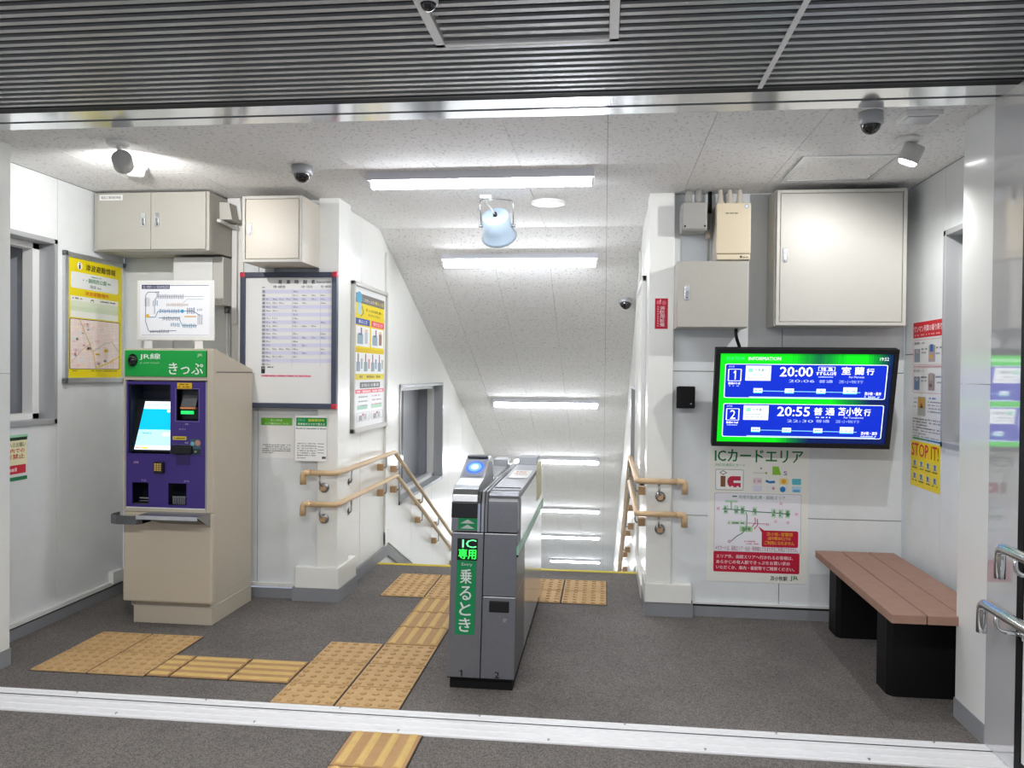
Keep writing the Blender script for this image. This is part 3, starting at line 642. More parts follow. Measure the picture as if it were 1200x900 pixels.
p.text('領収書', .045, .462, .075, .476, 'd8a8c0', 2, False); p.text('きっぷ', .095, .566, .122, .578, 'ccc4e0', 2, False); p.text('おつり', .355, .566, .385, .578, 'ccc4e0', 2, False)
p.frame(.29, .362, .385, .42, .002, '8d7fb8', 1); p.line([(.001, .425), (.485, .425)], .0015, '2a1d5a', 1)
p.rect(.39, .328, .455, .418, '44626c', 2); p.disc(.405, .355, .012, '70b6c4', 3); p.disc(.437, .35, .017, 'b98a80', 3); p.rect(.39, .385, .455, .418, '2c3c44', 3); p.fine(.396, .395, .43, .405, 'b9c07a', 4)
p.build('panel_lettering', tm)
sh = MB().box(-2.600, 4.27, .660, -2.240, 4.42, .668, STEEL, .002).box(-2.600, 4.262, .648, -2.240, 4.270, .670, ALU, .002)
sh.prism([(-2.24, 4.28, .66), (-2.24, 4.42, .66), (-2.24, 4.42, .585)], (-.006, 0, 0), STEEL).prism([(-2.57, 4.285, .655), (-2.26, 4.285, .655), (-2.27, 4.415, .600), (-2.54, 4.415, .600)], (0, .004, 0), STEELD)
sh.build('shelf', tm)
rg = MB().tube([(-2.61, 4.41, .635), (-2.61, 4.34, .635), (-2.765, 4.30, .635), (-2.80, 4.36, .635), (-2.79, 4.45, .635), (-2.76, 4.46, .635)], .006, STEEL, 8)
rg = MB()
pts = [(-2.60, 4.42), (-2.60, 4.33), (-2.62, 4.30), (-2.74, 4.30), (-2.785, 4.32), (-2.80, 4.36), (-2.795, 4.42)]
for (a, b), (c, d) in zip(pts, pts[1:]): rg.prism([(a, b, .61), (c, d, .61), (c, d, .66), (a, b, .66)], (0, .004, 0), STEELD)
rg.build('cane_holder', tm)
# ---- route map board standing on the machine ----
rm = thing('route_map_board', (-2.64, 4.72, 1.57), 'white rounded fare map board standing on top of the ticket machine', 'map board')
MB().box(-2.892, 4.745, 1.668, -2.388, 4.760, 2.040, WHITE, .007).build('board', rm)
for x in (-2.82, -2.49): MB().box(x-.026, 4.752, 1.575, x+.026, 4.757, 1.69, WHITE).build('leg', rm)
p = PR((-2.892, 4.7448, 2.040), (1, 0, 0), (0, 0, -1), (0, -1, 0), 68, 95, .504/950, .372/725)
p.rect(110, 145, 965, 770, 'f2f4fa', 0); p.rect(130, 150, 475, 200, '30325a', 1); p.text('苫小牧駅からの普通旅客運賃', 145, 160, 465, 192, 'e8eaf4', 2, False); p.line([(475, 158), (955, 158)], 8, '6b6f86', 1)
g_ = '5d6370'
p.line([(180, 430), (180, 270), (210, 238), (350, 238)], 7, g_, 1); p.line([(180, 430), (178, 590), (215, 700), (240, 715), (560, 700)], 7, '54597a', 1); p.line([(320, 238), (320, 300), (290, 330), (290, 500)], 7, '566089', 1); p.line([(320, 290), (890, 290)], 5, '9aa0a8', 1)
p.line([(200, 540), (300, 540), (330, 470), (480, 470), (760, 465), (850, 520)], 8, '3a86b4', 1); p.line([(340, 548), (590, 548), (630, 640), (810, 640)], 7, '3d7ba0', 1); p.line([(660, 532), (800, 532)], 12, 'dba23c', 2); p.line([(440, 390), (700, 390)], 4, 'c9ada2', 1); p.line([(640, 370), (690, 325), (890, 325)], 4, '8fb0a0', 1)
p.disc(205, 525, 22, 'e0b52a', 3); p.disc(632, 468, 22, '3fa0d0', 3)
for x0, x1, y0, y1, c in ((330, 640, 262, 325, '8a8fa0'), (350, 600, 440, 495, '4a7fa8'), (390, 600, 530, 585, '6a7488'), (490, 600, 605, 660, '4f86a8'), (640, 810, 615, 670, '4f86a8'), (240, 470, 690, 735, '5d6478'), (440, 700, 370, 415, 'c6b5ae'), (270, 330, 330, 410, '6d86ac'), (170, 230, 300, 420, 'b0b2b8'), (300, 350, 225, 262, '7d8292'), (820, 880, 500, 635, '9a9faa'), (690, 790, 420, 500, '55597a'), (815, 880, 430, 470, '8a94a0')):
    x = x0
    while x < x1: p.rect(x, y0+random.uniform(0, 12), x+7, y1-random.uniform(0, 12), c, 2); x += 17
p.line([(130, 755), (955, 755)], 4, '9a9fae', 1); p.build('route_map', rm)
# ================= POSTERS AND NOTICES =================
NB_, UB = (0, -1, 0), (1, 0, 0); DV = (0, 0, -1)
# tsunami evacuation poster on the left wall
ev = thing('evacuation_poster', (XL+.01, 4.78, 1.4), 'yellow evacuation poster with a town map in a silver frame on the left wall', 'poster')
Y0, Y1, ZT, ZB = 4.478, 5.082, 2.188, 1.402
fr = MB()
for a in ((Y0, ZB, Y0+.032, ZT), (Y1-.032, ZB, Y1, ZT), (Y0, ZT-.032, Y1, ZT), (Y0, ZB, Y1, ZB+.032)): fr.box(XL, a[0], a[1], XL+.022, a[2], a[3], ALU, .004)
fr.build('frame', ev)
for y_ in (Y0, Y1-.02):
    for z_ in (ZB, ZT-.02): MB().box(XL, y_-.002, z_-.002, XL+.025, y_+.022, z_+.022, STEELD, .003).build('frame_corner', ev)
MB().box(XL, Y0+.03, ZB+.03, XL+.012, Y1-.03, ZT-.03, WHITE).build('sheet', ev)
# local coords from a rectified view 380 x 830
p = PR((XL+.0125, Y0+.03, ZT-.03), (0, 1, 0), DV, (1, 0, 0), 0, 0, (Y1-Y0-.06)/360, (ZT-ZB-.06)/800)
p.rect(0, 0, 360, 800, 'f0dc12', 0); p.disc(75, 48, 16, 'ffffff', 1, 26); p.text('i', 70, 28, 80, 68, '3a2a2a', 2); p.text('津波避難情報', 112, 28, 315, 72, '3a3318', 2)
p.rr(20, 92, 335, 200, 14, 'eef1ee', 1); p.fine(150, 104, 215, 112, '7a9a80'); p.text('錦岡西公園', 130, 122, 250, 152, '2e8a4a', 2); p.fine(95, 132, 122, 144, '889'+'088'); p.fine(258, 132, 282, 144, '889088'); p.text('海抜 6m', 140, 164, 215, 188, '3c5a60', 2, False)
p.text('津波避難場所', 108, 212, 268, 240, 'e0701a', 2); p.rect(18, 252, 335, 395, 'f2f3ea', 1); p.rect(18, 285, 335, 320, 'e1ead0', 2); p.rect(18, 320, 335, 352, 'd7e4c4', 2); p.fine(30, 262, 95, 272, '555555', 3); p.fine(140, 262, 165, 272, '555555', 3); p.fine(205, 262, 325, 272, '555555', 3); p.fine(140, 276, 165, 283, '777777', 3)
p.rr(13, 402, 347, 742, 10, '2e2e22', 1); p.rr(17, 406, 343, 738, 8, 'f0dcd4', 2)
R2 = random.Random(3)
for k in range(60):
    a = R2.uniform(20, 300); b = R2.uniform(410, 715); p.rect(a, b, a+R2.uniform(8, 36), b+R2.uniform(6, 22), R2.choice(['f3c9bf', 'f8e9e0', 'e8c8cc', 'f6e3c0', 'dfe3e6', 'f5d5cf']), 3)
for k in range(9):
    b = 420+k*36; p.line([(19, b+R2.uniform(-8, 8)), (341, b-60+R2.uniform(-8, 8)) if b > 470 else (341, b)], 2.2, 'fbf6f0', 4)
for k in range(8):
    a = 30+k*40; p.line([(a, 408), (a+45 if a < 290 else a, 736)], 2.2, 'fbf6f0', 4)
p.line([(75, 408), (120, 520), (165, 640), (180, 736)], 6, 'd9c27a', 5); p.line([(180, 730), (260, 700), (341, 650)], 7, 'e3c93e', 5); p.line([(160, 620), (240, 560), (290, 545), (341, 620)], 3, 'a8a49a', 5); p.line([(19, 700), (90, 610), (150, 560)], 3, 'd8b08c', 5)
p.disc(248, 610, 13, 'e6c51e', 6); p.rect(175, 632, 205, 642, 'e2b530', 6); p.disc(58, 540, 9, '6a8a8a', 6); p.text('現在地', 238, 600, 262, 616, '4a3a10', 7, False); p.fine(30, 748, 60, 756, '9a8f2a', 2); p.fine(150, 748, 330, 756, '8d8220', 2)
p.build('print', ev)
# small notice low on the left wall
sn = thing('small_notice', (XL+.002, 4.1, .9), 'small notice with green band and red box, low on the left wall', 'notice')
MB().box(XL, 3.95, .868, XL+.002, 4.19, 1.122, WHITE).build('sheet', sn)
p = PR((XL+.0022, 3.95, 1.122), (0, 1, 0), DV, (1, 0, 0), 0, 0, .24/90, .254/150)
p.rect(0, 0, 90, 12, '9fd8b4', 0); p.rect(20, 8, 88, 18, '2a3a2a', 1); p.rect(0, 18, 88, 100, 'f4efc8', 0); p.text('お客様へのお願い', 6, 24, 84, 40, '5a5a48', 2, False); p.text('駅構内での', 10, 44, 80, 58, 'd0502a', 2); p.text('撮影禁止', 10, 62, 80, 78, 'd0502a', 2); p.rect(6, 98, 84, 126, 'd83a48', 1); p.fine(12, 106, 78, 118, 'f4d0d0', 2); p.rect(0, 136, 88, 148, '2f8a5a', 1); p.build('print', sn)
nv = thing('jamb_sticker', (-2.95, 3.60, 1.4), 'navy sticker on the left entrance jamb, cut by the picture edge', 'sticker')
MB().box(-2.9495, 3.50, 1.385, -2.9475, 3.665, 1.485, mat('navy_sticker', '1d2c5e', .4)).build('plate', nv)
p = PR((-2.9472, 3.50, 1.485), (0, 1, 0), DV, (1, 0, 0)); p.fine(.02, .03, .145, .042, 'c8cfe8', 1); p.fine(.02, .058, .145, .070, 'c8cfe8', 1); p.build('print', nv)
# timetable
tt = thing('timetable_board', (-2.03, 5.07, 1.24), 'large white departure timetable in a dark frame with red corners', 'timetable')
TX0, TX1, TZ0, TZ1 = -2.352, -1.706, 1.246, 2.122; TY = 5.035
MB().box(TX0+.01, TY, TZ0+.01, TX1-.01, TY+.02, TZ1-.01, WHITE).build('sheet', tt)
for a in ((TX0, TZ0, TX0+.034, TZ1), (TX1-.034, TZ0, TX1, TZ1), (TX0, TZ1-.034, TX1, TZ1), (TX0, TZ0, TX1, TZ0+.034)): MB().box(a[0], TY-.014, a[1], a[2], TY+.024, a[3], NAVY, .005).build('frame_bar', tt)
for x in (TX0-.002, TX1-.034):
    for z in (TZ0-.002, TZ1-.034): MB().box(x, TY-.017, z, x+.036, TY+.025, z+.036, RED, .009).build('frame_corner', tt)
p = PR((TX0, TY-.0002, TZ1), UB, DV, NB_, 42, 45, .646/562, .876/802)
for i, ch in enumerate('発車時刻表'): p.text(ch, 262+i*48, 90, 284+i*48, 114, '33343c', 2)
p.text('Departure Time', 484, 97, 562, 111, '55565e', 2, False)
p.text('室蘭・函館方面', 232, 122, 302, 137, '44454d', 2, False); p.text('札幌・千歳方面', 397, 122, 460, 137, '44454d', 2, False); p.text('鵡川・様似方面', 510, 122, 568, 137, '44454d', 2, False); p.fine(168, 130, 184, 137, '888890')
H = 22.6; fill = ["0000100", "0000111 1", "1111111 1", "1110111 1"]
pat = ['00001000', '00001111', '11111111', '11101101', '11001000', '11001000', '00001000', '11001000', '11001001', '11001110', '11000000', '11001001', '11001111', '10001000', '10001100', '11111001', '10001101', '11101000', '10000000', '10000000']
cx = [190, 230, 268, 308, 350, 402, 456, 510]
for r_ in range(20):
    b = 147+r_*H
    if r_ % 2 == 0: p.rect(166, b, 572, b+H, 'd6d6ea', 1)
    p.rect(168, b+3, 186, b+H-3, 'aeb0ba', 2); p.text(str(5+r_ if r_ < 19 else 0), 172, b+5, 183, b+H-5, '3a3b44', 3, False)
    for k, c in enumerate(cx):
        if pat[r_][k] == '1': p.text(str(R2.randint(10, 59)), c, b+6, c+13, b+16, '3c3d46', 3, False); p.fine(c+14, b+10, c+27, b+15, '8a8b96', 3)
p.line([(345, 145), (345, 600)], 1.5, 'b8b9c4', 2); p.line([(508, 145), (508, 600)], 1.5, 'b8b9c4', 2)
p.rect(165, 600, 187, 642, '2c2d34', 1); p.text('凡例', 169, 606, 183, 618, 'e8e8ee', 2, False); p.fine(194, 600, 236, 608, '55565e'); p.rect(165, 650, 456, 661, 'eaa0b0', 1); p.fine(170, 652, 452, 659, 'c84a66', 2)
p.build('print', tt)
# two small notices below the timetable
def sheet(name, x0, x1, z0, z1, label, y=YB-.0005, t=.0012):
    o = thing(name, ((x0+x1)/2, y, z0), label, 'notice'); MB().box(x0, y-t, z0, x1, y, z1, PAPER).build('sheet', o); return o
n1 = sheet('paper_notice', -2.245, -2.01, .915, 1.195, 'white notice with a light green heading below the timetable', 5.0995)
p = PR((-2.245, 5.098, 1.195), UB, DV, NB_, 92, 75, .235/184, .28/262)
p.rect(98, 90, 264, 135, '6cba3c', 1); p.text('新しい時刻表', 150, 98, 212, 110, 'e8f5d8', 2, False); p.text('のご案内はこちら', 118, 119, 244, 130, 'eef8e0', 2)
for k in range(5): p.fine(106, 252+k*12, 106+(150 if k < 4 else 60), 258+k*12, '8a8a88')
p.build('print', n1)
n2 = sheet('paper_notice', -1.985, -1.852, .905, 1.20, 'white notice with a dark green and yellow heading below the timetable', 5.0995)
p = PR((-1.99, 5.0405+.017, 1.20), UB, DV, NB_)
bpy.data.objects.remove(n2.children[0]); n2.location = (-1.9, 5.05, .9); ORG[n2.name] = Vector((-1.9, 5.05, .9))
MB().box(-1.985, 5.0485, .907, -1.775, 5.0497, 1.20, PAPER).build('sheet', n2)
p = PR((-1.985, 5.0483, 1.20), UB, DV, NB_, 298, 73, .21/172, .293/270)
p.rect(303, 85, 470, 135, '12904a', 1); p.text('えきねっと', 312, 93, 352, 106, 'b8e6d0', 2, False); p.text('登録受付中', 368, 92, 456, 108, 'f2e23a', 2); p.text('乗車券がスマホで買える', 312, 116, 460, 130, 'eef6e8', 2); p.fine(303, 146, 465, 152, '7a8a80')
for k in range(6): p.fine(310, 236+k*14, 415, 242+k*14, '8a8a88')
for k in range(4): p.line([(420, 238+k*18), (455, 240+k*18)], 4, 'a0a2a0', 1)
p.fine(310, 322, 360, 327, '8a8a88'); p.rect(445, 315, 466, 328, '5a5c5a', 1)
p.build('print', n2)
# ticket use poster in white frame on the stair wall (left)
tp = thing('framed_poster', (SXL+.01, 5.9, 1.05), 'yellow and white ticket gate instructions poster in a pale frame on the stair wall', 'poster')
Y0, Y1, ZT, ZB = 5.46, 6.335, 2.12, 1.055
fr = MB()
for a in ((Y0, ZB, Y0+.03, ZT), (Y1-.03, ZB, Y1, ZT), (Y0, ZT-.03, Y1, ZT), (Y0, ZB, Y1, ZB+.035)): fr.box(SXL, a[0], a[1], SXL+.03, a[2], a[3], CABW, .005)
fr.build('frame', tp); MB().box(SXL, Y0+.02, ZB+.02, SXL+.014, Y1-.02, ZT-.02, WHITE).build('sheet', tp)
p = PR((SXL+.0145, Y0+.07, ZT-.075), (0, 1, 0), DV, (1, 0, 0), 0, 0, (Y1-Y0-.14)/150, (ZT-ZB-.15)/750)
p.rect(0, 0, 150, 55, '77706a', 1); p.text('このきっぷの', 35, 22, 92, 42, 'e8e6e0', 2); p.text('使い方', 95, 20, 146, 42, 'f0d83a', 2); p.disc(17, 25, 14, '4aa8cc', 2, 35); p.rect(8, 55, 26, 120, 'b0d0dc', 3)
p.rect(0, 55, 150, 320, 'f2d81c', 0); p.text('きっぷは改札機へ', 50, 78, 140, 96, '5a4a08', 2); p.text('お入れください', 62, 106, 125, 122, '5a4a08', 2); p.line([(30, 70), (38, 110), (22, 135)], 4, '4a9a8a', 3)
p.rect(0, 145, 70, 182, '4458a0', 1); p.text('乗るとき', 14, 152, 56, 174, 'eeeeff', 2); p.rect(78, 145, 150, 182, 'e65a64', 1); p.text('降りるとき', 90, 152, 140, 174, 'ffeeee', 2)
for a, b in ((2, 190), (78, 190)): p.rect(a, b, a+68, b+118, 'f4f5f2', 1); p.rect(a+6, b+50, a+34, b+105, '9ab0bc', 2); p.rect(a+10, b+42, a+30, b+52, '5a7896', 3); p.rect(a+22, b+8, a+28, b+44, '8a5a6a', 3); p.rect(a+42, b+30, a+58, b+100, 'c8ccd0' if a < 50 else '9a7a6a', 2); p.disc(a+50, b+22, 8, 'e8c8a8', 3); 
p.rect(0, 320, 150, 345, 'e8c820', 1); p.rect(0, 345, 150, 470, 'f5f6f3', 0)
for k in range(4): a = 4+k*37; p.rect(a, 400, a+18, 455, '96a8b4', 2); p.rect(a+6, 350, a+11, 402, '8a5a6a', 3); p.rect(a+22, 380, a+30, 440, ['b0b4b8', 'c89a94', '7a9ab0', 'b8b8a8'][k], 2)
p.rect(0, 470, 150, 505, 'e8d21e', 1); p.fine(20, 480, 130, 494, '8a7a14', 2); p.rect(22, 520, 128, 555, '5c5c5a', 1); p.text('お知らせ事項', 30, 527, 120, 548, 'eeeeea', 2); p.rect(0, 562, 150, 585, 'e8606e', 1); p.fine(8, 568, 142, 580, 'fbe0e0', 2)
for k in range(3): p.fine(16, 602+k*26, 62, 610+k*26, '8a9a8a'); p.fine(85, 600+k*26, 135, 608+k*26, 'c07a7a')
p.rect(10, 655, 60, 680, '9ac8aa', 1); p.rect(80, 655, 140, 680, '9ac8aa', 1)
for k in range(2): a = 8+k*74; p.frame(a, 700, a+64, 748, 2, 'aaaaaa', 1); p.rect(a+10, 715, a+26, 745, 'a0a4a8', 2); p.rect(a+34, 708, a+48, 742, 'b8babc', 2); p.disc(a+30, 712, 5, 'd06a6a', 3, 8)
p.build('print', tp)
# empty white frame on the right stair wall
wf = thing('display_frame', (SXR-.01, 6.0, .74), 'white empty display frame on the right wall of the stairs', 'frame')
fr = MB()
for a in ((5.50, .74, 5.54, 2.15), (6.48, .74, 6.52, 2.15), (5.50, 2.11, 6.52, 2.15), (5.50, .74, 6.52, .78)): fr.box(SXR-.03, a[0], a[1], SXR, a[2], a[3], WHITE, .005)
fr.build('frame', wf); MB().box(SXR-.012, 5.52, .76, SXR, 6.5, 2.13, WALLS).build('sheet', wf)
# red fire sticker
fs = sheet('red_sticker', .300, .378, 1.768, 1.955, 'red vertical warning sticker on the post right of the stairs', 5.0598)
p = PR((.300, 5.0584, 1.955), UB, DV, NB_, 128, 673, .078/64, .187/155)
p.rect(128, 673, 192, 828, 'c01f38', 0); 
for i, ch in enumerate('消防用設備'): p.text(ch, 153, 713+i*21, 176, 732+i*21, 'f4dade', 2)
p.text('!', 152, 678, 157, 700, 'f4dade', 2); p.disc(145, 694, 10, 'e06a7a', 1); p.disc(173, 696, 11, 'e06a7a', 1)
for k in range(9): p.rect(140, 712+k*12, 147, 720+k*12, 'e8909c', 2)
p.build('print', fs)
# IC card area poster
ic = sheet('area_poster', .640, 1.237, .218, 1.050, 'green lettered card area poster with a line map below the information screen', 5.0995)
p = PR((.645, 5.098, 1.047), UB, DV, NB_, 30, 45, .588/605, .825/800)
p.rect(30, 45, 635, 845, 'f0efe6', 0); p.text('ICカードエリア', 64, 58, 602, 132, '147a3c', 2); p.text('対応交通系ICカード', 66, 143, 250, 160, '3a9a5c', 2, False)
p.rr(68, 178, 242, 302, 8, '9a9a94', 1); p.rr(71, 181, 239, 299, 7, 'f8f8f4', 2); p.rect(100, 218, 130, 282, '8a5a3a', 3); p.poly([(92, 198), (115, 184), (140, 198), (115, 212)], '5a4a40', 3); p.poly([(98, 198), (115, 189), (133, 198), (115, 207)], 'f8f8f4', 4)
p.rr(142, 218, 224, 284, 28, 'c8304c', 3); p.rect(198, 218, 224, 284, 'c8304c', 3.5); p.rect(180, 244, 226, 258, 'f8f8f4', 4); p.disc(172, 284, 8, 'f8f8f4', 5); p.disc(206, 284, 8, 'f8f8f4', 5)
p.poly([(418, 155), (455, 155), (472, 205), (418, 205)], '8cc63c', 1); p.line([(300, 195), (380, 195)], 3, 'b8c09a', 1); p.disc(380, 195, 6, '7ab03c', 2); p.disc(348, 168, 6, '8a9ac0', 2); p.text('S', 486, 182, 508, 206, '6a6ab0', 2)
for a, b, c in ((300, 225, 'e8d8dc'), (378, 225, 'f0f0ee'), (460, 225, 'ecdc9c'), (538, 225, '5cc0d0'), (300, 270, 'e0e0ee'), (378, 270, 'ececec'), (460, 270, 'e8e8e8'), (538, 270, 'b8dcf0')): p.rr(a, b, a+55, b+36, 5, c, 1)
p.line([(378, 240), (400, 250), (434, 246)], 14, '2a7ab0', 2); p.disc(487, 243, 14, 'f0b020', 2); p.disc(482, 290, 17, '2288cc', 2); p.rect(545, 290, 585, 304, '6ab0e0', 2); p.fine(305, 235, 350, 250, 'd8a0b0', 2); p.disc(425, 285, 8, 'd08080', 2)
p.rr(64, 318, 596, 668, 8, 'a8a8b4', 1); p.rr(66, 320, 594, 666, 8, 'f1f0f6', 2); p.line([(175, 338), (203, 338)], 7, '2a7a4a', 3); p.text('利用可能(札幌・函館)エリア', 215, 330, 498, 355, '3a8a58', 3, False)
G = '2f8a50'
p.line([(115, 415), (210, 418), (300, 426), (430, 430), (530, 436)], 5, G, 3); p.line([(168, 368), (168, 415)], 5, G, 3); p.line([(130, 368), (208, 368)], 14, 'c0dcc4', 3)
p.line([(258, 430), (266, 450), (264, 520), (240, 555), (205, 575), (170, 605)], 5, G, 3); p.disc(160, 608, 9, 'd05a7a', 3); p.disc(160, 608, 5, 'f1f0f6', 4); p.line([(270, 495), (385, 498)], 3, 'c84a6a', 3)
for a, b in ((135, 418), (200, 418), (238, 420), (312, 424), (428, 432), (472, 434), (514, 434)): p.rr(a-14, b-26, a+14, b+26, 4, 'c4dec8', 3); p.fine(a-8, b-18, a+8, b-2, '4a8a60', 4); p.fine(a-8, b+3, a+8, b+17, '4a8a60', 4)
for a, b in ((88, 413), (568, 435), (472, 374), (442, 482), (516, 486), (392, 500)): p.disc(a, b, 8, 'd05a7a', 3); p.disc(a, b, 5, 'f1f0f6', 4)
p.rr(145, 484, 258, 506, 3, 'd4e6d4', 3); p.fine(152, 490, 250, 501, '5a7a62', 4, ); p.rr(222, 514, 302, 548, 4, 'b8dcae', 3); p.text('苫小牧', 234, 520, 290, 542, '2a6a3a', 4); p.line([(315, 462), (318, 490), (300, 515)], 5, 'c84a6a', 3); p.line([(330, 470), (332, 505), (310, 530)], 5, 'a83a5a', 3)
p.poly([(335, 512), (385, 545), (365, 560)], 'c41f40', 2.5); p.rr(358, 536, 580, 634, 10, 'c41f40', 3); p.text('苫小牧~室蘭間', 388, 546, 545, 568, 'f0a830', 4); p.text('(途中駅含む)では', 395, 572, 535, 594, 'f0b840', 4); p.text('ご利用になれません', 375, 598, 556, 620, 'f0b840', 4)
p.fine(250, 600, 320, 608, 'd08098', 3); p.fine(265, 614, 340, 622, 'd08098', 3); p.text('※ ICカードは、函館エリア・仙台・新幹線などをまたがるご利用はできません。', 74, 632, 578, 662, 'a04a5a', 4, False)
p.rr(62, 668, 590, 790, 8, 'c4203e', 1)
for i, t in enumerate(('エリア外、函館エリアへ行かれるお客様は、', 'あらかじめ有人駅できっぷをお買い求め', 'いただくか、車内・着駅等でご精算ください。')): p.text(t, 80, 686+i*33, [550, 532, 560][i], 708+i*33, 'f8dfe2', 2)
p.text('苫小牧駅', 414, 806, 518, 832, '3a3a38', 2); p.text('JR', 534, 802, 584, 832, '3a8a58', 2); p.build('print', ic)
# posters on the right wall
UR, NR = (0, -1, 0), (-1, 0, 0)
op = thing('boarding_poster', (XR-.002, 4.75, .87), 'white boarding instructions poster with a red heading on the right wall', 'poster')
MB().box(XR-.0015, 4.535, 1.13, XR, 4.955, 1.80, WHITE).build('sheet', op)
p = PR((XR-.0017, 4.955, 1.80), UR, DV, NR, 0, 0, .42/150, .67/530)
p.rect(0, 0, 150, 70, 'd4222e', 1); p.text('ワンマン列車の乗り降り', 5, 16, 145, 45, 'fbeeee', 2); p.fine(8, 54, 140, 62, 'f0b0b0', 2)
for k, b in enumerate((80, 205)):
    p.frame(3, b, 147, b+112, 2, 'e0a8ac', 1); p.text('乗る時' if k == 0 else '降りる時', 8, b+8, 34, b+20, '55565a', 2); p.fine(38, b+10, 60, b+18, 'a0a0a4'); p.rect(8, b+40, 38, b+100, ['8a94a0', '5a7a9a'][k], 2); p.disc(24, b+52, 8, 'c0a898', 3); p.fine(45, b+38, 74, b+46, '6a6a6e'); p.fine(45, b+54, 74, b+62, '9a9a9e'); p.rect(82, b+28, 114, b+100, ['b0a0a0', '9a8a86'][k], 2); p.rect(88, b+24, 104, b+56, ['3a6aaa', 'b0a49a'][k], 3); p.disc(94, b+78, 8, 'e8b030' if k == 0 else '6a5a56', 3); p.fine(118, b+36, 144, b+44, '7a8aa0'); p.fine(118, b+60, 144, b+68, '9a9aa0')
p.line([(3, 200), (147, 200)], 4, 'd8a0a8', 1); p.rect(30, 335, 70, 420, 'b0b0a8', 1); p.rect(32, 338, 68, 385, 'd0a04a', 2); p.poly([(40, 385), (50, 362), (60, 385)], '6a4a2a', 3); p.fine(82, 335, 120, 343, '6a8ac0')
for k in range(4): p.fine(82, 352+k*14, 145, 358+k*14, '9a9aa0')
for k in range(3): p.fine(5, 340+k*18, 25, 347+k*18, '9a9aa0')
for k in range(7): p.fine(5, 432+k*13, 143 if k % 3 != 2 else 80, 438+k*13, '6e6e74' if k < 4 else '9a9aa0')
p.line([(5, 524), (80, 524)], 7, '3a9a5a', 1); p.line([(80, 524), (150, 524)], 7, '2a7ab0', 1); p.build('print', op)
stp = thing('manners_poster', (XR-.004, 4.75, .86), 'yellow manners poster reading STOP IT! in red on the right wall', 'poster')
MB().box(XR-.0015, 4.545, .862, XR, 4.965, 1.122, WHITE).build('sheet', stp)
p = PR((XR-.0017, 4.965, 1.122), UR, DV, NR, 0, 0, .42/150, .26/250)
p.rect(0, 0, 150, 250, 'f2d71c', 0); p.text('STOP IT!', 5, 12, 142, 82, 'd2242c', 2)
for i in range(4):
    for j in range(2):
        a, b = 12+i*34, 105+j*70; p.rect(a, b, a+22, b+34, 'd8d0a0', 1); p.disc(a+11, b+10, 6, '5a7aa0', 2, 8); p.line([(a+11, b+16), (a+8, b+32)], 5, '4a6a8a', 2); p.line([(a+11, b+16), (a+19, b+30)], 4, '6a8aa8', 2); p.fine(a-1, b+38, a+24, b+46, '5a5a20', 2)
p.build('print', stp)
# ================= INFORMATION SCREEN =================
ts = thing('information_screen', (1.14, 4.95, 1.36), 'wide black wall monitor showing two departures, tilted down on the right back wall', 'monitor')
TH = math.radians(14); TL = Vector((.627, 4.735, 1.640)); UU = Vector((1, 0, 0)); VV = Vector((0, math.sin(TH)*1.0, -math.cos(TH))); TN = Vector((0, -math.cos(TH), -math.sin(TH)))
TW, THH = 1.0, .585
def tvb(mb, a0, b0, a1, b1, d0, d1, m, bev=0):
    mb.box(a0, b0, d0, a1, b1, d1, m, bev, xf=lambda c: TL+UU*c.x+VV*c.y+TN*c.z); return mb
tvb(MB(), 0, 0, TW, THH, -.05, -.002, BLACKM, .006).build('housing', ts)
bz = MB()
for a in ((0, 0, TW, .028), (0, THH-.028, TW, THH), (0, .028, .028, THH-.028), (TW-.028, .028, TW, THH-.028)): tvb(bz, *a, -.003, .008, BLACK, .002)
bz.build('bezel', ts)
mbk = MB(); tvb(mbk, .35, .15, .65, .42, -.12, -.05, BLACK); mbk.box(1.0, 4.93, 1.3, 1.25, 5.09, 1.5, BLACK); mbk.build('wall_mount', ts)
p = PR(TL+UU*.028+VV*.028+TN*.0005, UU, VV, TN, 0, 0, (TW-.056), (THH-.056), em=.66)
# background of green to dark blue cells
NXC, NYC = 64, 24
def lerp(a, b, t): t = max(0, min(1, t)); return tuple(a[i]+(b[i]-a[i])*t for i in range(3))
for i in range(NXC):
    for j in range(NYC):
        u_, v_ = (i+.5)/NXC, (j+.5)/NYC
        t = (u_-.62)/.25+.3*math.sin(v_*7) if v_ > .12 else max(0, 1-abs(u_-.58)/.16)*.6+max(0, (u_-.85)/.15)
        if v_ > .85: t = (u_-.35)/.2
        c = lerp((.02, .80, .10), (.03, .10, .32), round(min(max(t, 0), 1)*14)/14); col = '%02x%02x%02x' % tuple(int(x*255) for x in c)
        p.rect(i/NXC, j/NYC, (i+1)/NXC, (j+1)/NYC, col, 0)
p.text('STATION', .035, .040, .14, .072, '3fd08a', 2, False); p.text('INFORMATION', .165, .038, .355, .074, 'd8f5e0', 2); p.text('19:52', .925, .035, .975, .07, 'e8eef4', 2, False)
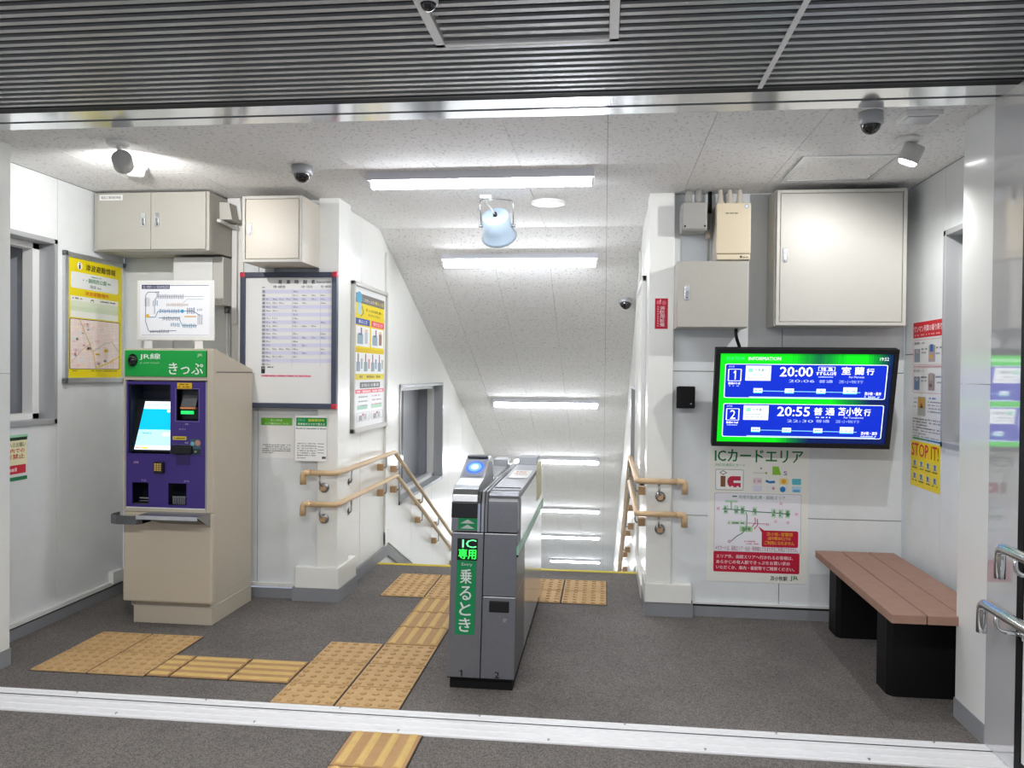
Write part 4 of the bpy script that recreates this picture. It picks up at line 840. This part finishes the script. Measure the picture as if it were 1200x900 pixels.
for r_, dv in enumerate((0, .445)):
    p.rr(.030, .115+dv, .975, .498+dv, .014, 'e4ecfa', 1); p.rr(.035, .122+dv, .970, .491+dv, .012, '0829b4', 2)
    p.text('のりば', .052, .135+dv, .085, .155+dv, 'dfe6fa', 4, False)
    p.frame(.052, .175+dv, .126, .305+dv, .006, 'eef2ff', 3); p.text('12'[r_], .082 if r_ == 0 else .074, .19+dv, .097 if r_ == 0 else .106, .29+dv, 'ffffff', 4, False)
    p.text(['普通のりば', '札幌のりば'][0], .052, .32+dv, .125, .345+dv, 'ffffff', 4); p.fine(.058, .355+dv, .12, .367+dv, '9fb4ec', 4)
    p.rect(.153, .135+dv, .302, .30+dv, 'f4f8fc', 3); p.rect(.168, .162+dv, .196, .205+dv, '7fdab0', 4); p.text('平常運行', .204, .165+dv, .28, .20+dv, '5d7470', 4); p.fine(.168, .225+dv, .26, .24+dv, '8fa4a4', 4); p.fine(.168, .255+dv, .27, .27+dv, '8fa4a4', 4)
    p.text(['20:00', '20:55'][r_], .355, .145+dv, .545, .25+dv, 'ffffff', 4)
    if r_ == 0:
        p.frame(.578, .142, .672, .185, .004, 'e8ecf8', 4); p.text('特 急', .592, .148, .66, .182, 'ffffff', 5); p.text('すずらん12号', .566, .195, .682, .235, 'ffffff', 4); p.fine(.58, .246, .665, .258, 'b8c6ee', 4)
        p.text('室 蘭', .712, .14, .84, .225, 'ffffff', 4); p.text('行', .855, .155, .898, .225, 'ffffff', 4); p.text('For Muroran', .757, .24, .845, .262, 'dfe6fa', 4, False); p.text('20:06', .41, .285, .56, .315, 'aebcf0', 4, False)
    else:
        p.text('普 通', .57, .15+dv, .69, .235+dv, 'ffffff', 4); p.fine(.583, .252+dv, .668, .266+dv, 'c8d4f4', 4); p.text('苫小牧', .712, .145+dv, .85, .235+dv, 'ffffff', 4); p.text('行', .862, .16+dv, .90, .235+dv, 'ffffff', 4); p.text('For Tomakomai', .748, .247+dv, .86, .268+dv, 'dfe6fa', 4, False); p.text('22:30', .415, .29+dv, .57, .32+dv, 'aebcf0', 4, False)
    p.text('普通', .585, .285+dv, .665, .318+dv, 'aebcf0', 4, False); p.text('苫小牧行', .70, .287+dv, .84, .32+dv, '9fb0ea', 4, False)
    p.line([(.22, .415+dv), (.83, .422+dv)], .008, '7fc0ee', 3)
    for a in (.205, .39, .575, .73):
        w = .053 if a < .7 else .08; p.rect(a, .385+dv-(.02 if a > .7 else 0), a+w, .44+dv, 'e6f6ff', 4); p.fine(a+.008, .40+dv, a+w-.008, .418+dv, '7a9ad0', 5); p.rect(a, .43+dv, a+w, .44+dv, '4fd8c0', 5)
    p.text('苫小牧・追分', .855, .415+dv, .95, .45+dv, 'ffffff', 4); p.fine(.855, .46+dv, .945, .474+dv, 'c0ccf4', 4); p.line([(.18, .484+dv), (.94, .484+dv)], .009, 'b4d4f8', 3)
p.build('display', ts)
# ================= BENCH =================
bn = thing('bench', (1.5, 4.36, 0), 'bench with brown composite planks on two black box supports by the right wall', 'bench')
for k in range(3): MB().box(1.262+.151*k, 3.715, .405, 1.262+.151*k+.146, 5.02, .445, PLANK, .004).build('plank', bn)
for y0, y1 in ((3.935, 4.10), (4.775, 4.94)):
    MB().prism([(1.325, y0+.03, 0), (1.345, y0, 0), (1.69, y0, 0), (1.71, y0+.03, 0), (1.71, y1, 0), (1.325, y1, 0)], (0, 0, .395), BLACKM).build('support', bn)
MB().box(1.33, 3.78, .385, 1.69, 4.98, .405, BLACKM).build('under_frame', bn)
# ================= HANDRAILS =================
def rail(name, side, z, ybend, label):
    s = 1 if side == 'L' else -1; wx = SXL if s == 1 else SXR; rx = wx+s*.068; ex = wx-s*.155 if s == 1 else .488
    t = thing(name, (wx, 5.1, z-.1), label, 'handrail', 'wood look handrails by the stairs')
    L = 7.0; S = .464
    MB().tube([(ex+s*.022, 4.995, z), (rx-s*.0, 4.995, z), (rx, 5.10, z), (rx, ybend, z), (rx, ybend+L, z-L*S)], .0175, WOODV, 14, .028, 6).build('rail', t)
    MB().tube([(ex+s*.05, 4.995, z), (ex, 4.995, z), (ex, 4.995, z-.075)], .0200, WOODV, 14, .03).build('end_cap', t)
    # round bracket on the front face of the post
    bx = -1.79 if s == 1 else .345
    b = MB().lathe([(0, 0), (.031, 0), (.031, .012), (.02, .016), (0, .016)], (bx, 5.058, z-.10), (0, -1, 0), STEEL); b.box(bx-.016, 5.02, z-.118, bx+.016, 5.045, z-.085, BRK, .003).tube([(bx, 5.03, z-.09), (bx-.01, 4.995, z-.075), (bx-.01, 4.995, z-.015)], .006, STEEL, 8, .015); b.build('bracket', t)
    ys = [5.29, 6.17, 6.56, 7.45, 8.2, 9.2, 10.2, 11.2] if s == 1 else [5.25, 6.60, 7.45, 8.3, 9.2, 10.2, 11.2]
    for yb in ys:
        zz = z if yb < ybend else z-(yb-ybend)*S
        b = MB().box(wx, yb-.022, zz-.120, wx+s*.05, yb+.022, zz-.068, BRK, .004).tube([(wx+s*.045, yb, zz-.10), (rx, yb, zz-.095), (rx, yb+.01, zz-.012)], .006, STEEL, 8, .02); b.build('bracket', t)
rail('handrail', 'L', .838, 6.43, 'upper wood look handrail on the left stair wall')
rail('handrail', 'L', .638, 6.50, 'lower wood look handrail on the left stair wall')
rail('handrail', 'R', .838, 6.43, 'upper wood look handrail on the right stair wall')
rail('handrail', 'R', .638, 6.50, 'lower wood look handrail on the right stair wall')
for z, ys_, lb in ((.864, 3.165, 'upper stainless steel handrail outside at the right edge'), (.622, 3.30, 'lower stainless steel handrail outside at the right edge')):
    t = thing('steel_handrail', (1.5, ys_, z), lb, 'handrail', 'steel handrails outside')
    MB().tube([(1.452, ys_, z-.115), (1.452, ys_, z), (1.452, 1.4, z)], .0195, CHROME, 16, .035, 6).build('rail', t)
    for yb in ((ys_-.11), 2.2):
        MB().tube([(1.452, yb, z-.012), (1.455, yb, z-.075), (1.537, yb-.02, z-.080)], .008, CHROME, 10, .03).lathe([(0, 0), (.024, 0), (.024, .006), (0, .006)], (1.5375, yb-.02, z-.080), (-1, 0, 0), CHROME, 16).build('bracket', t)
# ================= TICKET GATE =================
tg = thing('ticket_gate', (-.565, 4.55, 0), 'grey steel ticket gate with a blue card reader and green banner', 'ticket gate')
GX0, GX1, GM = -.722, -.405, -.565; YG = 3.73; YE2 = 5.34
def yf(z): return YG+.13*z      # the front leans back
def gprism(x0, x1, z0, z1, y1, m, name, dy=0, bev=0):
    return MB().prism([(x0, yf(z0)+dy, z0), (x0, yf(z1)+dy, z1), (x0, y1, z1), (x0, y1, z0)], (x1-x0, 0, 0), m, bev=bev).build(name, tg)
MB().box(GX0+.01, YG+.03, 0, GX1-.01, YE2-.03, .055, BLACKM).build('plinth', tg)
gprism(GX0, GM-.0015, .055, .722, 4.2, STEELD, 'left_front_cover', bev=.004)
gprism(GM+.0015, GX1, .055, .43, 4.2, STEELD, 'lower_front_door', bev=.004)
gprism(GM+.0015, GX1, .432, .722, 4.2, STEELD, 'upper_front_door', bev=.004)
gprism(GX0+.002, GX1-.002, .055, .06, 4.2, BLACKM, 'kick_gap')
MB().box(GX0+.004, 4.2, .055, GX1-.006, YE2, .66, STEEL, .004).box(GX1-.006, 3.98, .055, GX1-.001, YE2, .62, mat('bright_side_sheet', 'cfd1d3', .18, .6)).build('body', tg)
gprism(-.532, -.435, .358, .412, 4.0, BLACKM, 'slot', dy=-.003, bev=.006)
MB().cyl((-.455, yf(.325)-.006, .325), (-.455, yf(.325)+.01, .325), .010, CHROME, 14).build('lock', tg)
# upper body right: rounded front edge, long top
def sidecurve(x0, x1, pts, m, name, bev=0): return MB().prism([(x0, a, b) for a, b in pts], (x1-x0, 0, 0), m, bev=bev).build(name, tg)
rc = [(yf(.728), .728)]+[(yf(.86)+.0, .86)]+[(yf(.86)+.06*(1-math.cos(t)), .86+.052*math.sin(t)) for t in [math.radians(k*15) for k in range(1, 7)]]
sidecurve(-.548, GX1, rc+[(5.28, .905), (YE2, .86), (YE2, .66), (4.2, .66), (4.2, .728)], STEELD, 'upper_body', .002)
sidecurve(-.545, GX1+.004, [(3.93, .9125), (5.27, .906), (5.27, .909), (3.93, .9155)], STEEL, 'top_plate')
MB().box(-.54, 4.0, .912, -.41, 4.02, .918, BLACK).build('flap_slot', tg)
for k, x in enumerate((-.598, -.580, -.563)): sidecurve(x, x+.013, [(yf(.728)-.004, .728), (yf(.86)-.004, .86), (yf(.93)+.02, .915), (4.15, .918), (5.2, .905), (5.2, .80), (4.2, .728)], [CHROME, STEEL, STEELD][k], 'trim_strip')
# left part: black window, silver nose, sloped card reader
sidecurve(GX0-.002, -.600, [(yf(.728), .728), (yf(.79), .79), (4.2, .79), (4.2, .728)], STEELD, 'nose_base', .002)
sidecurve(GX0-.004, -.598, [(yf(.79)-.004, .79), (yf(.865)-.006, .865), (4.2, .865), (4.2, .79)], BLACK, 'sensor_window', .004)
nose = [(yf(.866)-.004, .866), (yf(.90), .90), (yf(.93)+.015, .925), (yf(.95)+.05, .94), (4.04, .955), (4.22, 1.032), (4.29, 1.045), (4.33, 1.03), (4.40, .93), (4.40, .866)]
sidecurve(GX0-.002, -.600, nose, STEEL, 'reader_housing', .003)
ra, rb = Vector((0, 4.055, .963)), Vector((0, 4.215, 1.0315)); vd = (ra-rb).normalized(); rn = Vector((0, -(rb-ra).z, (rb-ra).y)).normalized()
p = PR((GX0+.008, rb.y, rb.z), UU, vd, rn, em=0); p.lift = .0012; LH = (rb-ra).length
p.rr(.0, .0, .106, LH, .006, '8a90a0', 0); p.build('reader_plate', tg)
p = PR((GX0+.008, rb.y, rb.z), UU, vd, rn, em=1.0); p.lift = .0012
p.disc(.053, LH*.5, .046, '3058d8', 1, .062); p.disc(.053, LH*.5, .034, '5a86f0', 2, .045); p.disc(.053, LH*.5, .020, '9fc0ff', 3, .027); p.disc(.053, LH*.5, .009, 'eaf2ff', 4, .012); p.build('reader_light', tg)
MB().box(-.716, 4.225, 1.036, -.61, 4.285, 1.050, mat('dark_cap', '5a5d62', .3, .6), .003).build('reader_cap', tg)
MB().prism([(-.722, 4.40, .66), (-.722, 4.40, .90), (-.722, 5.20, .895), (-.722, YE2, .86), (-.722, YE2, .66)], (.12, 0, 0), STEEL, bev=.003).build('left_lane_cover', tg)
MB().box(-.70, 5.12, .895, -.61, 5.26, .94, STEEL, .004).build('rear_reader', tg); MB().prism([(-.54, 5.08, .91), (-.54, 5.16, .95), (-.54, 5.30, .95), (-.54, YE2, .90)], (.12, 0, 0), STEELD, bev=.003).build('rear_hood', tg)
# right side: bright lane skin with a green stripe
MB().box(GX1-.004, 3.93, .66, GX1+.006, YE2, .885, mat('bright_side_sheet', 'cfd1d3', .18, .6), .002).build('side_panel', tg)
MB().prism([(GX1-.001, 3.80, .628), (GX1-.001, YE2, .628), (GX1-.001, YE2, .665), (GX1-.001, 3.80, .665)], (.010, 0, 0), mat('green_stripe', '7fb399', .35)).build('green_stripe', tg)
MB().prism([(GX1-.001, 3.80, .618), (GX1-.001, YE2, .618), (GX1-.001, YE2, .628), (GX1-.001, 3.80, .628)], (.009, 0, 0), BLACK).build('stripe_shadow_gap', tg)
MB().box(GX1+.003, 4.85, .72, GX1+.010, 5.15, .94, mat('cream_label', 'd8d6b0', .5), .002).build('side_notice', tg)
for y_ in (4.45, 4.9): MB().box(GX1-.006, y_, .07, GX1-.0045, y_+.003, .60, BLACK).build('side_seam', tg)
p = PR((-.53, 4.75, .9150), UU, (0, -1, 0), (0, 0, 1)); p.lift = .001; p.rect(.01, .0, .115, .35, 'e6e6e2', 0); p.text('IC', .03, .06, .085, .11, 'd0703a', 1); p.fine(.02, .15, .10, .17, 'd08a50', 1); p.fine(.02, .2, .10, .22, '909090', 1); p.build('top_notice', tg)
# front graphics
fv = Vector((0, -.13, -1)).normalized(); fn = Vector((0, -1, .13)).normalized()
def FP(em=0): q_ = PR((0, yf(0)+.0, 0), UU, fv, fn, em=em); q_.lift = .0012; return q_
KZ = 1/math.cos(math.atan(.13))
def zz(z): return -z*KZ
p = FP(); p.rect(-.692, zz(.592), -.598, zz(.252), '0c7a48', 1)
p.build('banner', tg); p = FP()
for t, z0, z1 in (('乗', .552, .486), ('る', .474, .410), ('と', .400, .340), ('き', .328, .266)): p.text(t, -.672, zz(z0), -.618, zz(z1), 'c8d2cc', 3)
p.text('Entry', -.667, zz(.582), -.617, zz(.564), 'b8c8c0', 3, False)
p.build('banner_lettering', tg); p = FP(); p.text('1', -.661, zz(.092), -.648, zz(.064), '15161a', 3, False); p.text('2', -.495, zz(.092), -.475, zz(.064), '15161a', 3)
p.build('lettering', tg); p = FP(); p.rect(-.692, zz(.800-.010), -.598, zz(.735), '0c7a48', 1); p.poly([(-.680, zz(.765)), (-.645, zz(.784)), (-.610, zz(.765))], 'a8b4ac', 3); p.poly([(-.680, zz(.741)), (-.645, zz(.760)), (-.610, zz(.741))], 'a8b4ac', 3)
p.build('arrow_sign', tg); p = FP(); p.rect(-.692, zz(.695), -.594, zz(.593), '04140a', 1); p.build('led_panel', tg)
p = FP(1.1); p.text('IC', -.668, zz(.690), -.600, zz(.652), '5fe88a', 3, False); p.text('専用', -.684, zz(.646), -.600, zz(.600), '2be84a', 3); p.build('led_display', tg)
